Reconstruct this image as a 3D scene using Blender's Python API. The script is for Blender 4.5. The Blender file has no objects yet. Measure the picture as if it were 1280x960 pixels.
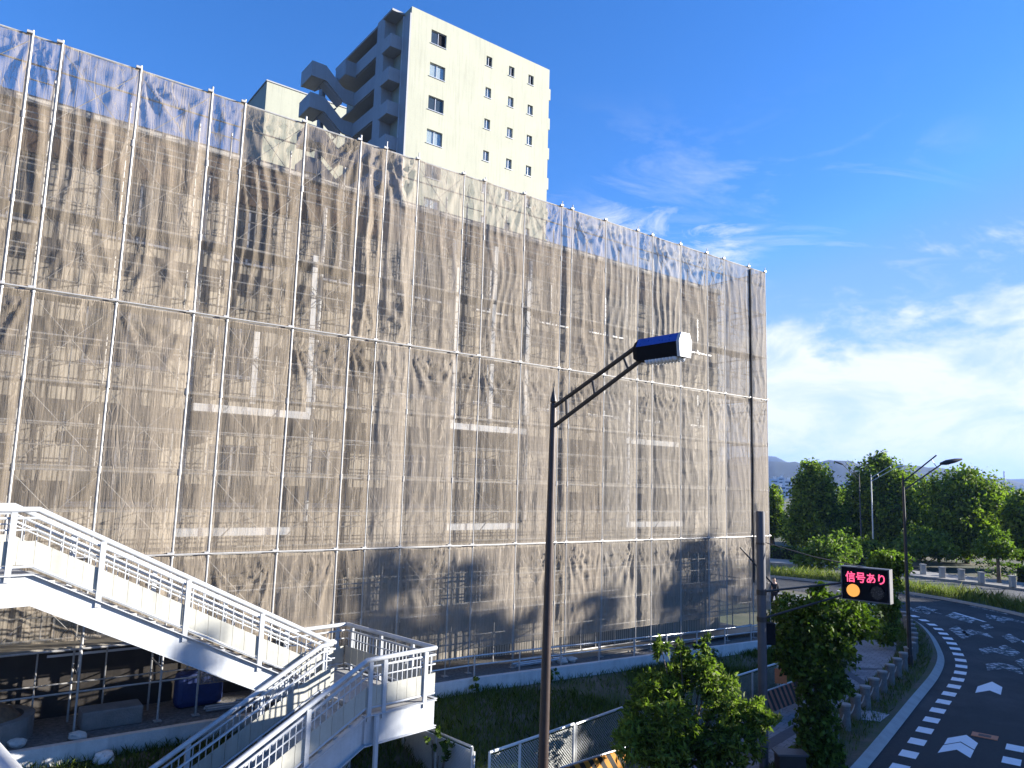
import bpy, bmesh, math, random
import numpy as np
from mathutils import Vector, Matrix, noise
random.seed(7)
RNG = np.random.default_rng(11)
scene = bpy.context.scene
COL = scene.collection
V = Vector
rad = math.radians
X, Y, Z = V((1, 0, 0)), V((0, 1, 0)), V((0, 0, 1))

HAZE = .00010
# ------------------------------------------------------------------ camera
CAM_H = 6.6
cd = bpy.data.cameras.new('camera'); cam = bpy.data.objects.new('camera', cd); COL.objects.link(cam)
cd.sensor_width = 36; cd.lens = 928 / 1280 * 36; cd.clip_end = 20000; cd.clip_start = .05
cam.matrix_world = Matrix.Translation((0, 0, CAM_H)) @ Matrix.Rotation(rad(97.6), 4, 'X') @ Matrix.Rotation(rad(1.7), 4, 'Z')
scene.camera = cam
_R = (Matrix.Rotation(rad(97.6), 3, 'X') @ Matrix.Rotation(rad(1.7), 3, 'Z'))
def ray(x, y): return _R @ V(((x - 640) / 928, (480 - y) / 928, -1))
def at_y(x, y, d):
    r = ray(x, y); return V((0, 0, CAM_H)) + r * (d / r.y)
def at_z(x, y, z=0.):
    r = ray(x, y); return V((0, 0, CAM_H)) + r * ((z - CAM_H) / r.z)

# ------------------------------------------------------------------ frames
AZ = rad(53.04)
D = V((math.sin(AZ), math.cos(AZ), 0)); N = V((D.y, -D.x, 0)); CN = V((10.07, 29, 0))
def F(t, o, z): return CN + D * t + N * o + Z * z            # scaffold facade frame
AS = rad(44)
SD = V((math.sin(AS), math.cos(AS), 0)); SN = V((SD.y, -SD.x, 0)); SP = V((-5.66, 13.6, 0))
def S(a, b, z): return SP + SD * a + SN * b + Z * z          # footbridge stair frame
TP = V((-9.22, 57, 0))
def T(s, u, z): return TP + D * s - N * u + Z * z            # tower frame

# near kerb line of the road, and offsets from it (+ = towards the road)
_kp = [(-9, -5), (-6, -.4), (-3, 3.5), (0, 7.6), (3, 11.4), (6, 15.3), (9, 19.15), (10.95, 21.7), (13.3, 24.8), (15.8, 28.1), (17.6, 30.8), (18.9, 33.3), (20.3, 36.4),
       (21.5, 39.8), (21.9, 43), (21.3, 46.3), (19.6, 49.4), (17.2, 51.8), (13.8, 54), (8, 56.8), (-2, 60.5), (-14, 64), (-40, 71), (-80, 80)]
def _catmull(P, n=8):
    out = []
    for i in range(1, len(P) - 2):
        p0, p1, p2, p3 = [V((q[0], q[1], 0)) for q in P[i - 1:i + 3]]
        for k in range(n):
            t = k / n
            out.append(.5 * (2 * p1 + (p2 - p0) * t + (2 * p0 - 5 * p1 + 4 * p2 - p3) * t * t + (3 * p1 - p0 - 3 * p2 + p3) * t ** 3))
    return out
_raw = _catmull(_kp)
KS = [_raw[0]]                                                # resample every 0.25 m
acc = 0
for i in range(1, len(_raw)):
    seg = _raw[i] - _raw[i - 1]; L = seg.length; d0 = .25 - acc
    while d0 <= L:
        KS.append(_raw[i - 1] + seg * (d0 / L)); d0 += .25
    acc = (acc + L) % .25
KT = []
for i in range(len(KS)):
    a = KS[max(0, i - 12)]; b = KS[min(len(KS) - 1, i + 12)]; KT.append((b - a).normalized())
def K(i, off, z=0.):
    i = max(0, min(len(KS) - 1.001, i)); j = int(i); f = i - j
    p = KS[j].lerp(KS[j + 1], f); t = KT[j].lerp(KT[j + 1], f).normalized()
    return p + V((t.y, -t.x, 0)) * off + Z * z
def k_near(p): return min(range(len(KS)), key=lambda i: (KS[i].xy - V(p).xy).length)

# ------------------------------------------------------------------ mesh builder
WL = {}
class MB:
    def __init__(s): s.v = []; s.f = []
    def add(s, vs, fs):
        b = len(s.v); s.v += [V(q) for q in vs]; s.f += [tuple(b + i for i in q) for q in fs]; return s
    def box(s, c, size, ax=X, ay=Y, az=Z):
        c = V(c); hx, hy, hz = ax * size[0] / 2, ay * size[1] / 2, az * size[2] / 2
        vs = [c + hx * i + hy * j + hz * k for k in (-1, 1) for j in (-1, 1) for i in (-1, 1)]
        return s.add(vs, [(0, 2, 3, 1), (4, 5, 7, 6), (0, 1, 5, 4), (2, 6, 7, 3), (0, 4, 6, 2), (1, 3, 7, 5)])
    def bar(s, p0, p1, w, h, up=Z):
        p0, p1 = V(p0), V(p1); d = (p1 - p0); L = d.length; d.normalize()
        sx = d.cross(up)
        if sx.length < 1e-4: sx = d.cross(X)
        sx.normalize(); u = sx.cross(d)
        return s.box((p0 + p1) / 2, (L, w, h), d, sx, u)
    def tube(s, p0, p1, r, n=8, r1=None, caps=True):
        return s.path([p0, p1], [r, r if r1 is None else r1], n, caps)
    def path(s, pts, r, n=8, caps=True):
        pts = [V(p) for p in pts]; m = len(pts)
        if not isinstance(r, (list, tuple)): r = [r] * m
        vs = []; ref = None
        for i, p in enumerate(pts):
            d = (pts[min(m - 1, i + 1)] - pts[max(0, i - 1)]).normalized()
            if ref is None: ref = d.cross(Z) if abs(d.z) < .95 else d.cross(X)
            ref = (ref - d * ref.dot(d)).normalized(); q = d.cross(ref)
            vs += [p + (ref * math.cos(2 * math.pi * k / n) + q * math.sin(2 * math.pi * k / n)) * r[i] for k in range(n)]
        fs = [(i * n + k, i * n + (k + 1) % n, (i + 1) * n + (k + 1) % n, (i + 1) * n + k) for i in range(m - 1) for k in range(n)]
        if caps: fs += [tuple(range(n - 1, -1, -1)), tuple((m - 1) * n + k for k in range(n))]
        return s.add(vs, fs)
    def prism(s, poly, vec):
        vec = V(vec); n = len(poly); a = [V(p) for p in poly]; b = [p + vec for p in a]
        return s.add(a + b, [tuple(range(n - 1, -1, -1)), tuple(range(n, 2 * n))] + [(i, (i + 1) % n, n + (i + 1) % n, n + i) for i in range(n)])
    def poly(s, pts): return s.add(pts, [tuple(range(len(pts)))])
    def lathe(s, base, prof, n=16, ax=Z):
        return s.path([V(base) + ax * z for r, z in prof], [r for r, z in prof], n)
    def build(s, name, m, parent=None, smooth=False, base=None, bevel=0):
        if parent is not None: o0 = WL[parent.name]
        else: o0 = V(base) if base is not None else V((0, 0, 0))
        me = bpy.data.meshes.new(name); me.from_pydata([tuple(q - o0) for q in s.v], [], s.f)
        bm = bmesh.new(); bm.from_mesh(me); bmesh.ops.recalc_face_normals(bm, faces=bm.faces); bm.to_mesh(me); bm.free()
        o = bpy.data.objects.new(name, me); COL.objects.link(o); me.materials.append(m)
        if smooth:
            me.shade_smooth()
            try: me.set_sharp_from_angle(angle=rad(40))
            except Exception: pass
        if bevel:
            b = o.modifiers.new('bevel', 'BEVEL'); b.width = bevel; b.segments = 2; b.limit_method = 'ANGLE'
        if parent is not None: o.parent = parent; o.location = (0, 0, 0)
        else: o.location = o0
        WL[o.name] = o0
        return o
def empty(name, loc):
    o = bpy.data.objects.new(name, None); COL.objects.link(o); o.location = loc; o.empty_display_size = .2; WL[o.name] = V(loc); return o
def tag(o, label=None, cat=None, group=None, kind=None):
    if label: o['label'] = label
    if cat: o['category'] = cat
    if group: o['group'] = group
    if kind: o['kind'] = kind
    return o
def thing(name, loc, label, cat, group=None): return tag(empty(name, loc), label, cat, group)
def copy_tree(o, loc, label=None):
    c = o.copy(); COL.objects.link(c); c.location = loc; WL[c.name] = V(loc)
    if label: c['label'] = label
    def kids(src, dst):
        for ch in list(src.children):
            q = ch.copy(); COL.objects.link(q); q.parent = dst; kids(ch, q)
    kids(o, c); return c
ORD = ['first', 'second', 'third', 'fourth', 'fifth', 'sixth', 'seventh', 'eighth', 'ninth', 'tenth', 'eleventh', 'twelfth', 'thirteenth', 'fourteenth', 'fifteenth', 'sixteenth', 'seventeenth', 'eighteenth']

# ------------------------------------------------------------------ materials
class NT:
    def __init__(s, name):
        s.m = bpy.data.materials.new(name); s.m.use_nodes = True; s.t = s.m.node_tree; s.t.nodes.clear()
        s.out = s.n('ShaderNodeOutputMaterial')
    def n(s, typ, **kw):
        q = s.t.nodes.new(typ)
        for k, v in kw.items(): setattr(q, k, v)
        return q
    def l(s, a, b): s.t.links.new(a, b)
    def math(s, op, a, b=None, clamp=False):
        q = s.n('ShaderNodeMath', operation=op); q.use_clamp = clamp
        for i, x in enumerate((a, b)):
            if x is None: continue
            if isinstance(x, (int, float)): q.inputs[i].default_value = x
            else: s.l(x, q.inputs[i])
        return q.outputs[0]
    def ramp(s, x, stops):
        q = s.n('ShaderNodeValToRGB'); e = q.color_ramp.elements
        while len(e) < len(stops): e.new(.5)
        for i, (p, c) in enumerate(stops):
            e[i].position = p; e[i].color = tuple(c) + (1,) if len(c) == 3 else c
        s.l(x, q.inputs[0]); return q.outputs[0]
    def noise(s, vec, scale, detail=4, rough=.55, dist=0):
        q = s.n('ShaderNodeTexNoise'); q.inputs['Scale'].default_value = scale; q.inputs['Detail'].default_value = detail
        q.inputs['Roughness'].default_value = rough; q.inputs['Distortion'].default_value = dist
        if vec is not None: s.l(vec, q.inputs['Vector'])
        return q.outputs['Fac']
    def pos(s): return s.n('ShaderNodeNewGeometry').outputs['Position']
    def scaled(s, vec, sc):
        q = s.n('ShaderNodeMapping'); q.inputs['Scale'].default_value = sc; s.l(vec, q.inputs['Vector']); return q.outputs[0]
    def mix(s, f, a, b, typ='MIX'):
        q = s.n('ShaderNodeMix', data_type='RGBA', blend_type=typ)
        for i, x in ((0, f), (6, a), (7, b)):
            if isinstance(x, (int, float)): q.inputs[i].default_value = x
            elif isinstance(x, (tuple, list)): q.inputs[i].default_value = tuple(x) + (1,)
            else: s.l(x, q.inputs[i])
        return q.outputs[2]
    def surf(s, sh): s.l(sh, s.out.inputs['Surface'])
def shade(c, k): return tuple(max(0, min(1, q * k)) for q in c)
def M(name, col, rough=.6, metal=0., var=.18, scale=3., bump=0., bscale=40., streak=0., spec=.5, col2=None, mscale=.6):
    t = NT(name); p = t.pos()
    n1 = t.noise(p, scale, 6); n2 = t.noise(p, scale * 9, 3)
    nn = t.math('ADD', t.math('MULTIPLY', n1, .7), t.math('MULTIPLY', n2, .3))
    c = t.ramp(nn, [(.3, shade(col, 1 - var)), (.7, shade(col, 1 + var * .6))])
    if col2 is not None:
        c = t.mix(t.ramp(t.noise(p, mscale, 5, .6), [(.42, (0, 0, 0)), (.62, (1, 1, 1))]), c, col2)
    if streak:
        st = t.noise(t.scaled(p, (5, 5, .25)), 1.3, 5)
        c = t.mix(t.ramp(st, [(.5, (0, 0, 0)), (.75, (streak,) * 3)]), c, shade(col, .55))
    b = t.n('ShaderNodeBsdfPrincipled'); t.l(c, b.inputs['Base Color'])
    t.l(t.math('ADD', t.math('MULTIPLY', n2, .25), rough - .12), b.inputs['Roughness'])
    b.inputs['Metallic'].default_value = metal; b.inputs['Specular IOR Level'].default_value = spec
    if bump:
        q = t.n('ShaderNodeBump'); q.inputs['Strength'].default_value = bump; q.inputs['Distance'].default_value = .03
        t.l(t.noise(p, bscale, 4), q.inputs['Height']); t.l(q.outputs[0], b.inputs['Normal'])
    t.surf(b.outputs[0]); return t.m
def glow(name, col, st):
    t = NT(name); b = t.n('ShaderNodeBsdfPrincipled'); b.inputs['Base Color'].default_value = (*shade(col, .3), 1)
    b.inputs['Emission Color'].default_value = (*col, 1); b.inputs['Emission Strength'].default_value = st; t.surf(b.outputs[0]); return t.m
def leaf_mat(name, a, b, tr=.35):
    t = NT(name); r = t.n('ShaderNodeNewGeometry').outputs['Random Per Island']
    n1 = t.noise(t.pos(), .55, 3)
    c = t.ramp(t.math('ADD', t.math('MULTIPLY', r, .6), t.math('MULTIPLY', n1, .5)), [(.2, a), (.85, b)])
    d = t.n('ShaderNodeBsdfPrincipled'); t.l(c, d.inputs['Base Color']); d.inputs['Roughness'].default_value = .6; d.inputs['Specular IOR Level'].default_value = .15
    tl = t.n('ShaderNodeBsdfTranslucent'); t.l(t.mix(1, c, (1.0, 1.25, .45), 'MULTIPLY'), tl.inputs['Color'])
    mx = t.n('ShaderNodeMixShader'); mx.inputs[0].default_value = tr; t.l(d.outputs[0], mx.inputs[1]); t.l(tl.outputs[0], mx.inputs[2])
    t.surf(mx.outputs[0]); return t.m

WHITE = M('white_paint', (.43, .445, .455), .45, var=.16, scale=2.5, streak=.45)
WHITEB = M('white_pipe_paint', (.8, .8, .78), .5, var=.08)
CREAM = M('cream_panel', (.37, .362, .31), .5, var=.14, scale=2, streak=.5)
GALV = M('galvanised_steel', (.55, .56, .56), .42, .55, var=.2, scale=12)
PIPE = M('scaffold_pipe', (.42, .41, .39), .5, .3, var=.25, scale=14)
DECKM = M('scaffold_deck_steel', (.30, .27, .22), .6, .3, var=.3, scale=6)
DARKM = M('dark_steel', (.035, .03, .028), .45, .2, var=.2, scale=6)
BROWNM = M('brown_painted_steel', (.05, .032, .025), .42, .1, var=.35, scale=5)
GREYP = M('grey_pole_paint', (.075, .075, .085), .5, .1, var=.15, scale=4)
CONC = M('concrete', (.36, .35, .33), .85, var=.2, scale=3, bump=.3)
CONCW = M('pale_concrete', (.62, .62, .60), .85, var=.18, scale=2.5, bump=.25, streak=.4)
CONCD = M('shaded_concrete', (.22, .21, .195), .9, var=.3, scale=3, bump=.4)  # darker copy of the concrete, under-stair shade put into its colour
CONCB = M('bollard_concrete', (.17, .165, .155), .9, var=.3, scale=9, bump=.5, bscale=30)
ASPH = M('asphalt', (.020, .021, .024), .85, var=.35, scale=1.2, bump=.5, bscale=120, col2=(.042, .042, .044), mscale=.3)
ASPHN = M('new_asphalt', (.012, .012, .014), .8, var=.25, scale=1.2, bump=.4, bscale=140)
SOIL = M('soil', (.10, .085, .06), .95, var=.4, scale=4, bump=.8, bscale=14, col2=(.05, .075, .025))
GRAV = M('gravel', (.19, .18, .165), .95, var=.6, scale=14, bump=1., bscale=28)
GRNDM = M('park_ground', (.035, .05, .018), .95, var=.4, scale=.8, bump=.6, bscale=8, col2=(.10, .085, .05), mscale=.15)
BANDM = M('dark_paving_band', (.085, .085, .095), .85, var=.25, scale=6, bump=.3, bscale=40)
SLABM = M('pale_slab', (.42, .42, .45), .8, var=.15, scale=4)
TOWER = M('tower_render', (.36, .362, .28), .8, var=.10, scale=.4, streak=.35, bump=.15, bscale=6)
TOWERG = M('tower_concrete', (.36, .365, .37), .8, var=.12, scale=.6, streak=.3)
ALU = M('aluminium_frame', (.55, .56, .57), .35, .6, var=.1)
CURT = M('curtain', (.55, .55, .52), .9, var=.2, scale=8)
ORANGE = M('orange_plate', (.55, .16, .05), .6, var=.2, scale=12)
BLUET = M('blue_tarp', (.018, .04, .15), .6, var=.25, scale=5, bump=.6, bscale=9)
BARK = M('bark', (.12, .095, .07), .95, var=.4, scale=9, bump=.8, bscale=25)
STONE = M('white_stone', (.7, .7, .68), .8, var=.15, scale=8, bump=.5)
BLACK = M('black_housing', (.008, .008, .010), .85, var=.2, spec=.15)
def glass_mat(name, c=(.03, .04, .05)):
    t = NT(name); b = t.n('ShaderNodeBsdfPrincipled'); b.inputs['Base Color'].default_value = (*c, 1)
    b.inputs['Roughness'].default_value = .06; b.inputs['Specular IOR Level'].default_value = .8; t.surf(b.outputs[0]); return t.m
GLASS = glass_mat('window_glass')
def clear_glass():
    t = NT('clear_window_glass'); g_ = t.n('ShaderNodeBsdfGlossy'); g_.inputs['Roughness'].default_value = .05; g_.inputs['Color'].default_value = (.9, .95, 1, 1)
    tr = t.n('ShaderNodeBsdfTransparent'); tr.inputs['Color'].default_value = (.75, .8, .8, 1); m = t.n('ShaderNodeMixShader'); m.inputs[0].default_value = .22
    t.l(tr.outputs[0], m.inputs[1]); t.l(g_.outputs[0], m.inputs[2]); t.surf(m.outputs[0]); return t.m
GLASSC = clear_glass()
def paint_mat():
    t = NT('road_paint'); p = t.pos()
    w = t.ramp(t.math('ADD', t.math('MULTIPLY', t.noise(p, 5, 5, .7), .75), t.math('MULTIPLY', t.noise(p, .35, 2), .25)), [(.36, (0, 0, 0)), (.42, (1, 1, 1))])
    b = t.n('ShaderNodeBsdfPrincipled'); t.l(t.mix(w, (.09, .09, .095), (.8, .8, .8)), b.inputs['Base Color']); b.inputs['Roughness'].default_value = .7
    t.surf(b.outputs[0]); return t.m
def worn_mat():
    t = NT('worn_road_paint'); p = t.pos()
    w = t.ramp(t.noise(p, 3.2, 5, .75), [(.50, (0, 0, 0)), (.58, (1, 1, 1))])
    b = t.n('ShaderNodeBsdfPrincipled'); t.l(t.mix(w, (.032, .045, .05), (.62, .62, .62)), b.inputs['Base Color']); b.inputs['Roughness'].default_value = .8
    t.surf(b.outputs[0]); return t.m
PAINT = M('fresh_road_paint', (.8, .8, .8), .7, var=.08, scale=6); WORN = worn_mat(); PAINTW = paint_mat()
def paving_mat():
    t = NT('interlocking_paving'); p = t.pos()
    mp = t.n('ShaderNodeMapping'); mp.inputs['Rotation'].default_value = (0, 0, rad(38)); t.l(p, mp.inputs['Vector'])
    br = t.n('ShaderNodeTexBrick'); t.l(mp.outputs[0], br.inputs['Vector']); br.inputs['Scale'].default_value = 1
    br.inputs['Brick Width'].default_value = .3; br.inputs['Row Height'].default_value = .3; br.inputs['Mortar Size'].default_value = .008
    br.inputs['Color1'].default_value = (.20, .20, .215, 1); br.inputs['Color2'].default_value = (.25, .25, .265, 1); br.inputs['Mortar'].default_value = (.08, .08, .08, 1)
    c = t.mix(1, br.outputs['Color'], t.ramp(t.noise(p, .7, 6), [(.3, (.65, .65, .66)), (.7, (1.1, 1.1, 1.1))]), 'MULTIPLY')
    b = t.n('ShaderNodeBsdfPrincipled'); t.l(c, b.inputs['Base Color']); b.inputs['Roughness'].default_value = .85
    t.surf(b.outputs[0]); return t.m
PAVE = paving_mat()
def stripe_mat(name, dirv, ca, cb, freq):
    t = NT(name); p = t.n('ShaderNodeTexCoord').outputs['Object']; q = t.n('ShaderNodeVectorMath', operation='DOT_PRODUCT'); t.l(p, q.inputs[0]); q.inputs[1].default_value = dirv
    f = t.math('FRACT', t.math('MULTIPLY', q.outputs['Value'], freq))
    c = t.mix(t.math('GREATER_THAN', f, .5), ca, cb)
    c = t.mix(1, c, t.ramp(t.noise(p, 6, 5), [(.3, (.6, .6, .6)), (.7, (1, 1, 1))]), 'MULTIPLY')
    b = t.n('ShaderNodeBsdfPrincipled'); t.l(c, b.inputs['Base Color']); b.inputs['Roughness'].default_value = .6; t.surf(b.outputs[0]); return t.m
def rib_mat():
    t = NT('ribbed_wall'); p = t.pos(); q = t.n('ShaderNodeVectorMath', operation='DOT_PRODUCT'); t.l(p, q.inputs[0]); q.inputs[1].default_value = tuple(D)
    f = t.math('FRACT', t.math('MULTIPLY', q.outputs['Value'], 1 / .095))
    r = t.ramp(f, [(0, (.3, .3, .3)), (.28, (.36, .36, .36)), (.36, (1, 1, 1)), (.95, (1, 1, 1))])
    c = t.mix(1, t.ramp(t.noise(p, .5, 5), [(.3, (.48, .42, .34)), (.7, (.58, .52, .42))]), r, 'MULTIPLY')
    b = t.n('ShaderNodeBsdfPrincipled'); t.l(c, b.inputs['Base Color']); b.inputs['Roughness'].default_value = .8; t.surf(b.outputs[0]); return t.m
RIB = rib_mat()
def sheet_mat(name, dens, col):
    t = NT(name); uv = t.n('ShaderNodeUVMap').outputs[0]; p = t.pos()
    rnd = t.n('ShaderNodeObjectInfo').outputs['Random']
    sep = t.n('ShaderNodeSeparateXYZ'); t.l(uv, sep.inputs[0])
    q = t.n('ShaderNodeVectorMath', operation='DOT_PRODUCT'); t.l(p, q.inputs[0]); q.inputs[1].default_value = tuple(D)
    cb = t.n('ShaderNodeCombineXYZ'); t.l(q.outputs['Value'], cb.inputs[0]); sp = t.n('ShaderNodeSeparateXYZ'); t.l(p, sp.inputs[0]); t.l(sp.outputs[2], cb.inputs[1]); t.l(t.math('MULTIPLY', rnd, 30), cb.inputs[2])
    fine = t.noise(t.scaled(cb.outputs[0], (26, 1.2, 1)), 1, 4, .65)          # vertical creases of the weave
    med = t.noise(t.scaled(cb.outputs[0], (3.2, .5, 1)), 1, 5, .6)
    cross = t.noise(t.scaled(cb.outputs[0], (1.2, 16, 1)), 1, 3, .6)
    # hems along the edges are doubled cloth
    ex = t.math('MINIMUM', sep.outputs[0], t.math('SUBTRACT', 1, sep.outputs[0]))
    hem = t.math('LESS_THAN', ex, .022)
    ez = t.math('MINIMUM', sep.outputs[1], t.math('SUBTRACT', 1, sep.outputs[1]))
    hem = t.math('MAXIMUM', hem, t.math('LESS_THAN', ez, .008))
    fac = t.math('ADD', t.math('MULTIPLY', t.math('SUBTRACT', fine, .5), .5), t.math('ADD', t.math('MULTIPLY', t.math('SUBTRACT', med, .5), .30), t.math('MULTIPLY', t.math('SUBTRACT', cross, .5), .18)))
    fac = t.math('ADD', fac, t.math('ADD', t.math('MULTIPLY', rnd, .12), dens - .06))
    fac = t.math('ADD', fac, t.math('MULTIPLY', hem, .3), True)
    def crease(scv, seedoff, width, dist):
        q_ = t.n('ShaderNodeVectorMath', operation='ADD'); t.l(cb.outputs[0], q_.inputs[0]); q_.inputs[1].default_value = (seedoff, seedoff * 2, 0)
        n_ = t.noise(t.scaled(q_.outputs[0], scv), 1, 2, .5, dist)
        return t.ramp(t.math('ABSOLUTE', t.math('SUBTRACT', n_, .5)), [(0, (1, 1, 1)), (width, (0, 0, 0))])
    cr = t.math('MAXIMUM', crease((2.6, .30, 1), 0, .012, .7), t.math('MULTIPLY', crease((5.5, .9, 1), 7, .014, .9), .7))
    zone = t.math('ADD', .25, t.math('MULTIPLY', sep.outputs[1], .75))
    fac = t.math('ADD', fac, t.math('MULTIPLY', t.math('MULTIPLY', cr, zone), .42))
    fac = t.math('MINIMUM', t.math('MAXIMUM', fac, .24), .95)
    c = t.ramp(t.math('ADD', t.math('MULTIPLY', med, .5), t.math('MULTIPLY', rnd, .5)), [(.2, shade(col, .85)), (.8, shade(col, 1.15))])
    df = t.n('ShaderNodeBsdfDiffuse'); t.l(c, df.inputs['Color'])
    tl = t.n('ShaderNodeBsdfTranslucent'); t.l(c, tl.inputs['Color'])
    bm = t.n('ShaderNodeBump'); bm.inputs['Strength'].default_value = .8; bm.inputs['Distance'].default_value = .04
    t.l(t.math('ADD', t.math('MULTIPLY', fine, .7), t.math('ADD', t.math('MULTIPLY', med, .25), t.math('MULTIPLY', cr, -.22))), bm.inputs['Height']); t.l(bm.outputs[0], df.inputs['Normal'])
    m1 = t.n('ShaderNodeMixShader'); m1.inputs[0].default_value = .28; t.l(df.outputs[0], m1.inputs[1]); t.l(tl.outputs[0], m1.inputs[2])
    tr = t.n('ShaderNodeBsdfTransparent')
    m2 = t.n('ShaderNodeMixShader'); t.l(fac, m2.inputs[0]); t.l(tr.outputs[0], m2.inputs[1]); t.l(m1.outputs[0], m2.inputs[2]); t.surf(m2.outputs[0]); return t.m
SHEET = sheet_mat('mesh_sheet', .52, (.345, .29, .225))
SHEETB = sheet_mat('middle_mesh_sheet', .58, (.36, .31, .25))
SHEETC = sheet_mat('grey_mesh_sheet', .60, (.37, .33, .275))
SHEETD = sheet_mat('dense_mesh_sheet', .66, (.35, .31, .26))
GAPSHADE = M('gap_shade', (.03, .028, .026), .9)

# ------------------------------------------------------------------ light, sky
SUN_AZ, SUN_EL = 82., 15.5
sv = V((math.sin(rad(SUN_AZ)) * math.cos(rad(SUN_EL)), math.cos(rad(SUN_AZ)) * math.cos(rad(SUN_EL)), math.sin(rad(SUN_EL))))
sl = bpy.data.lights.new('sun', 'SUN'); sl.energy = 5.0; sl.angle = rad(.5); sl.color = (1, .95, .88)
so = bpy.data.objects.new('sun', sl); COL.objects.link(so); so.rotation_euler = sv.to_track_quat('Z', 'Y').to_euler(); so.location = (60, 20, 60)
w = bpy.data.worlds.new('World'); scene.world = w; w.use_nodes = True
wt = w.node_tree; wt.nodes.clear()
class WN(NT):
    def __init__(s): s.t = wt
W = WN()
out = W.n('ShaderNodeOutputWorld'); bg = W.n('ShaderNodeBackground'); bg.inputs['Strength'].default_value = .05
sky = W.n('ShaderNodeTexSky', sky_type='NISHITA'); sky.sun_disc = False; sky.sun_elevation = rad(SUN_EL); sky.sun_rotation = rad(SUN_AZ)
sky.air_density = 1.2; sky.dust_density = .1; sky.ozone_density = 2.5
hs = W.n('ShaderNodeHueSaturation'); hs.inputs['Saturation'].default_value = 1.12; W.l(W.mix(1, W.mix(1, sky.outputs[0], (.90, 1.12, 1.70), 'MULTIPLY'), (1.8, 3.25, 6.7), 'DARKEN'), hs.inputs['Color'])
dirv = W.n('ShaderNodeTexCoord').outputs['Generated']
sp = W.n('ShaderNodeSeparateXYZ'); W.l(dirv, sp.inputs[0]); dx, dy, dz = sp.outputs
den = W.math('ADD', W.math('MAXIMUM', dz, 0), .13)
cu = W.n('ShaderNodeCombineXYZ'); W.l(W.math('DIVIDE', dx, den), cu.inputs[0]); W.l(W.math('DIVIDE', dy, den), cu.inputs[1])
def band(v, a, b, c, d):     # 0 below a, 1 between b and c, 0 above d
    q = W.n('ShaderNodeMapRange', interpolation_type='SMOOTHSTEP'); q.inputs[1].default_value = a; q.inputs[2].default_value = b; W.l(v, q.inputs[0])
    r = W.n('ShaderNodeMapRange', interpolation_type='SMOOTHSTEP'); r.inputs[1].default_value = c; r.inputs[2].default_value = d; r.inputs[3].default_value = 1; r.inputs[4].default_value = 0; W.l(v, r.inputs[0])
    return W.math('MULTIPLY', q.outputs[0], r.outputs[0])
az = W.math('ARCTAN2', dx, dy)
# low bank of cloud to the right, wisps above it
ca = W.n('ShaderNodeCombineXYZ'); W.l(az, ca.inputs[0]); W.l(dz, ca.inputs[1])
n1 = W.noise(W.scaled(ca.outputs[0], (1.0, 1.5, 1)), 3.4, 10, .62, .35)
n2 = W.noise(W.scaled(cu.outputs[0], (1.3, 2.6, 1)), 1.3, 10, .66, 1.1)
n3 = W.noise(W.scaled(cu.outputs[0], (.35, .5, 1)), 1.0, 3)
n5 = W.noise(W.scaled(ca.outputs[0], (1.0, 2.2, 3)), 7.0, 9, .64, .5)
lim = W.math('ADD', .25, W.math('MULTIPLY', W.math('SUBTRACT', n1, .5), .62))
bank = W.n('ShaderNodeMapRange', interpolation_type='SMOOTHSTEP'); W.l(W.math('SUBTRACT', lim, dz), bank.inputs[0]); bank.inputs[1].default_value = -.015; bank.inputs[2].default_value = .06
inner = W.math('ADD', .45, W.math('MULTIPLY', W.ramp(n5, [(.36, (0, 0, 0)), (.56, (1, 1, 1))]), .55))
bankf = W.math('MULTIPLY', W.math('MULTIPLY', bank.outputs[0], inner), W.math('MULTIPLY', band(az, .20, .33, .8, 1.1), band(dz, -.03, .07, .5, .6)))
wisp = W.ramp(n2, [(.50, (0, 0, 0)), (.78, (1, 1, 1))])
wm = W.math('MULTIPLY', W.math('MULTIPLY', W.ramp(n3, [(.42, (0, 0, 0)), (.62, (1, 1, 1))]), band(dz, .17, .27, .36, .50)), band(az, -.05, .12, .45, .62))
wispf = W.math('MULTIPLY', W.math('MULTIPLY', wisp, wm), .8)
# thin streak low above the roof line, and a little veil everywhere near the horizon
n4 = W.noise(W.scaled(cu.outputs[0], (1.6, 2.2, 1)), 1.9, 10, .68, .9)
low = W.math('MULTIPLY', W.math('MULTIPLY', W.ramp(n4, [(.47, (0, 0, 0)), (.66, (1, 1, 1))]), band(dz, .22, .29, .33, .40)), band(az, .05, .13, .28, .36))
cf = W.math('MAXIMUM', W.math('MAXIMUM', bankf, wispf), W.math('MULTIPLY', low, .75), True)
veil = W.n('ShaderNodeMapRange', interpolation_type='SMOOTHSTEP'); W.l(dz, veil.inputs[0]); veil.inputs[1].default_value = .36; veil.inputs[2].default_value = -.02; veil.inputs[3].default_value = 0; veil.inputs[4].default_value = .85
skyc = W.mix(W.math('MULTIPLY', veil.outputs[0], band(az, -1.2, -.3, .85, 1.3)), hs.outputs[0], (3.5, 5.1, 6.0))
fin = W.mix(cf, skyc, (6.1, 6.4, 6.6))
W.l(fin, bg.inputs['Color']); W.l(bg.outputs[0], out.inputs['Surface'])
scene.view_settings.view_transform = 'Standard'; scene.view_settings.look = 'None'; scene.view_settings.gamma = 1; scene.view_settings.exposure = 1.78
scene.view_settings.use_curve_mapping = False
scene.cycles.use_denoising = True
scene.cycles.transparent_max_bounces = 12; scene.cycles.max_bounces = 6; scene.cycles.diffuse_bounces = 2

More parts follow.
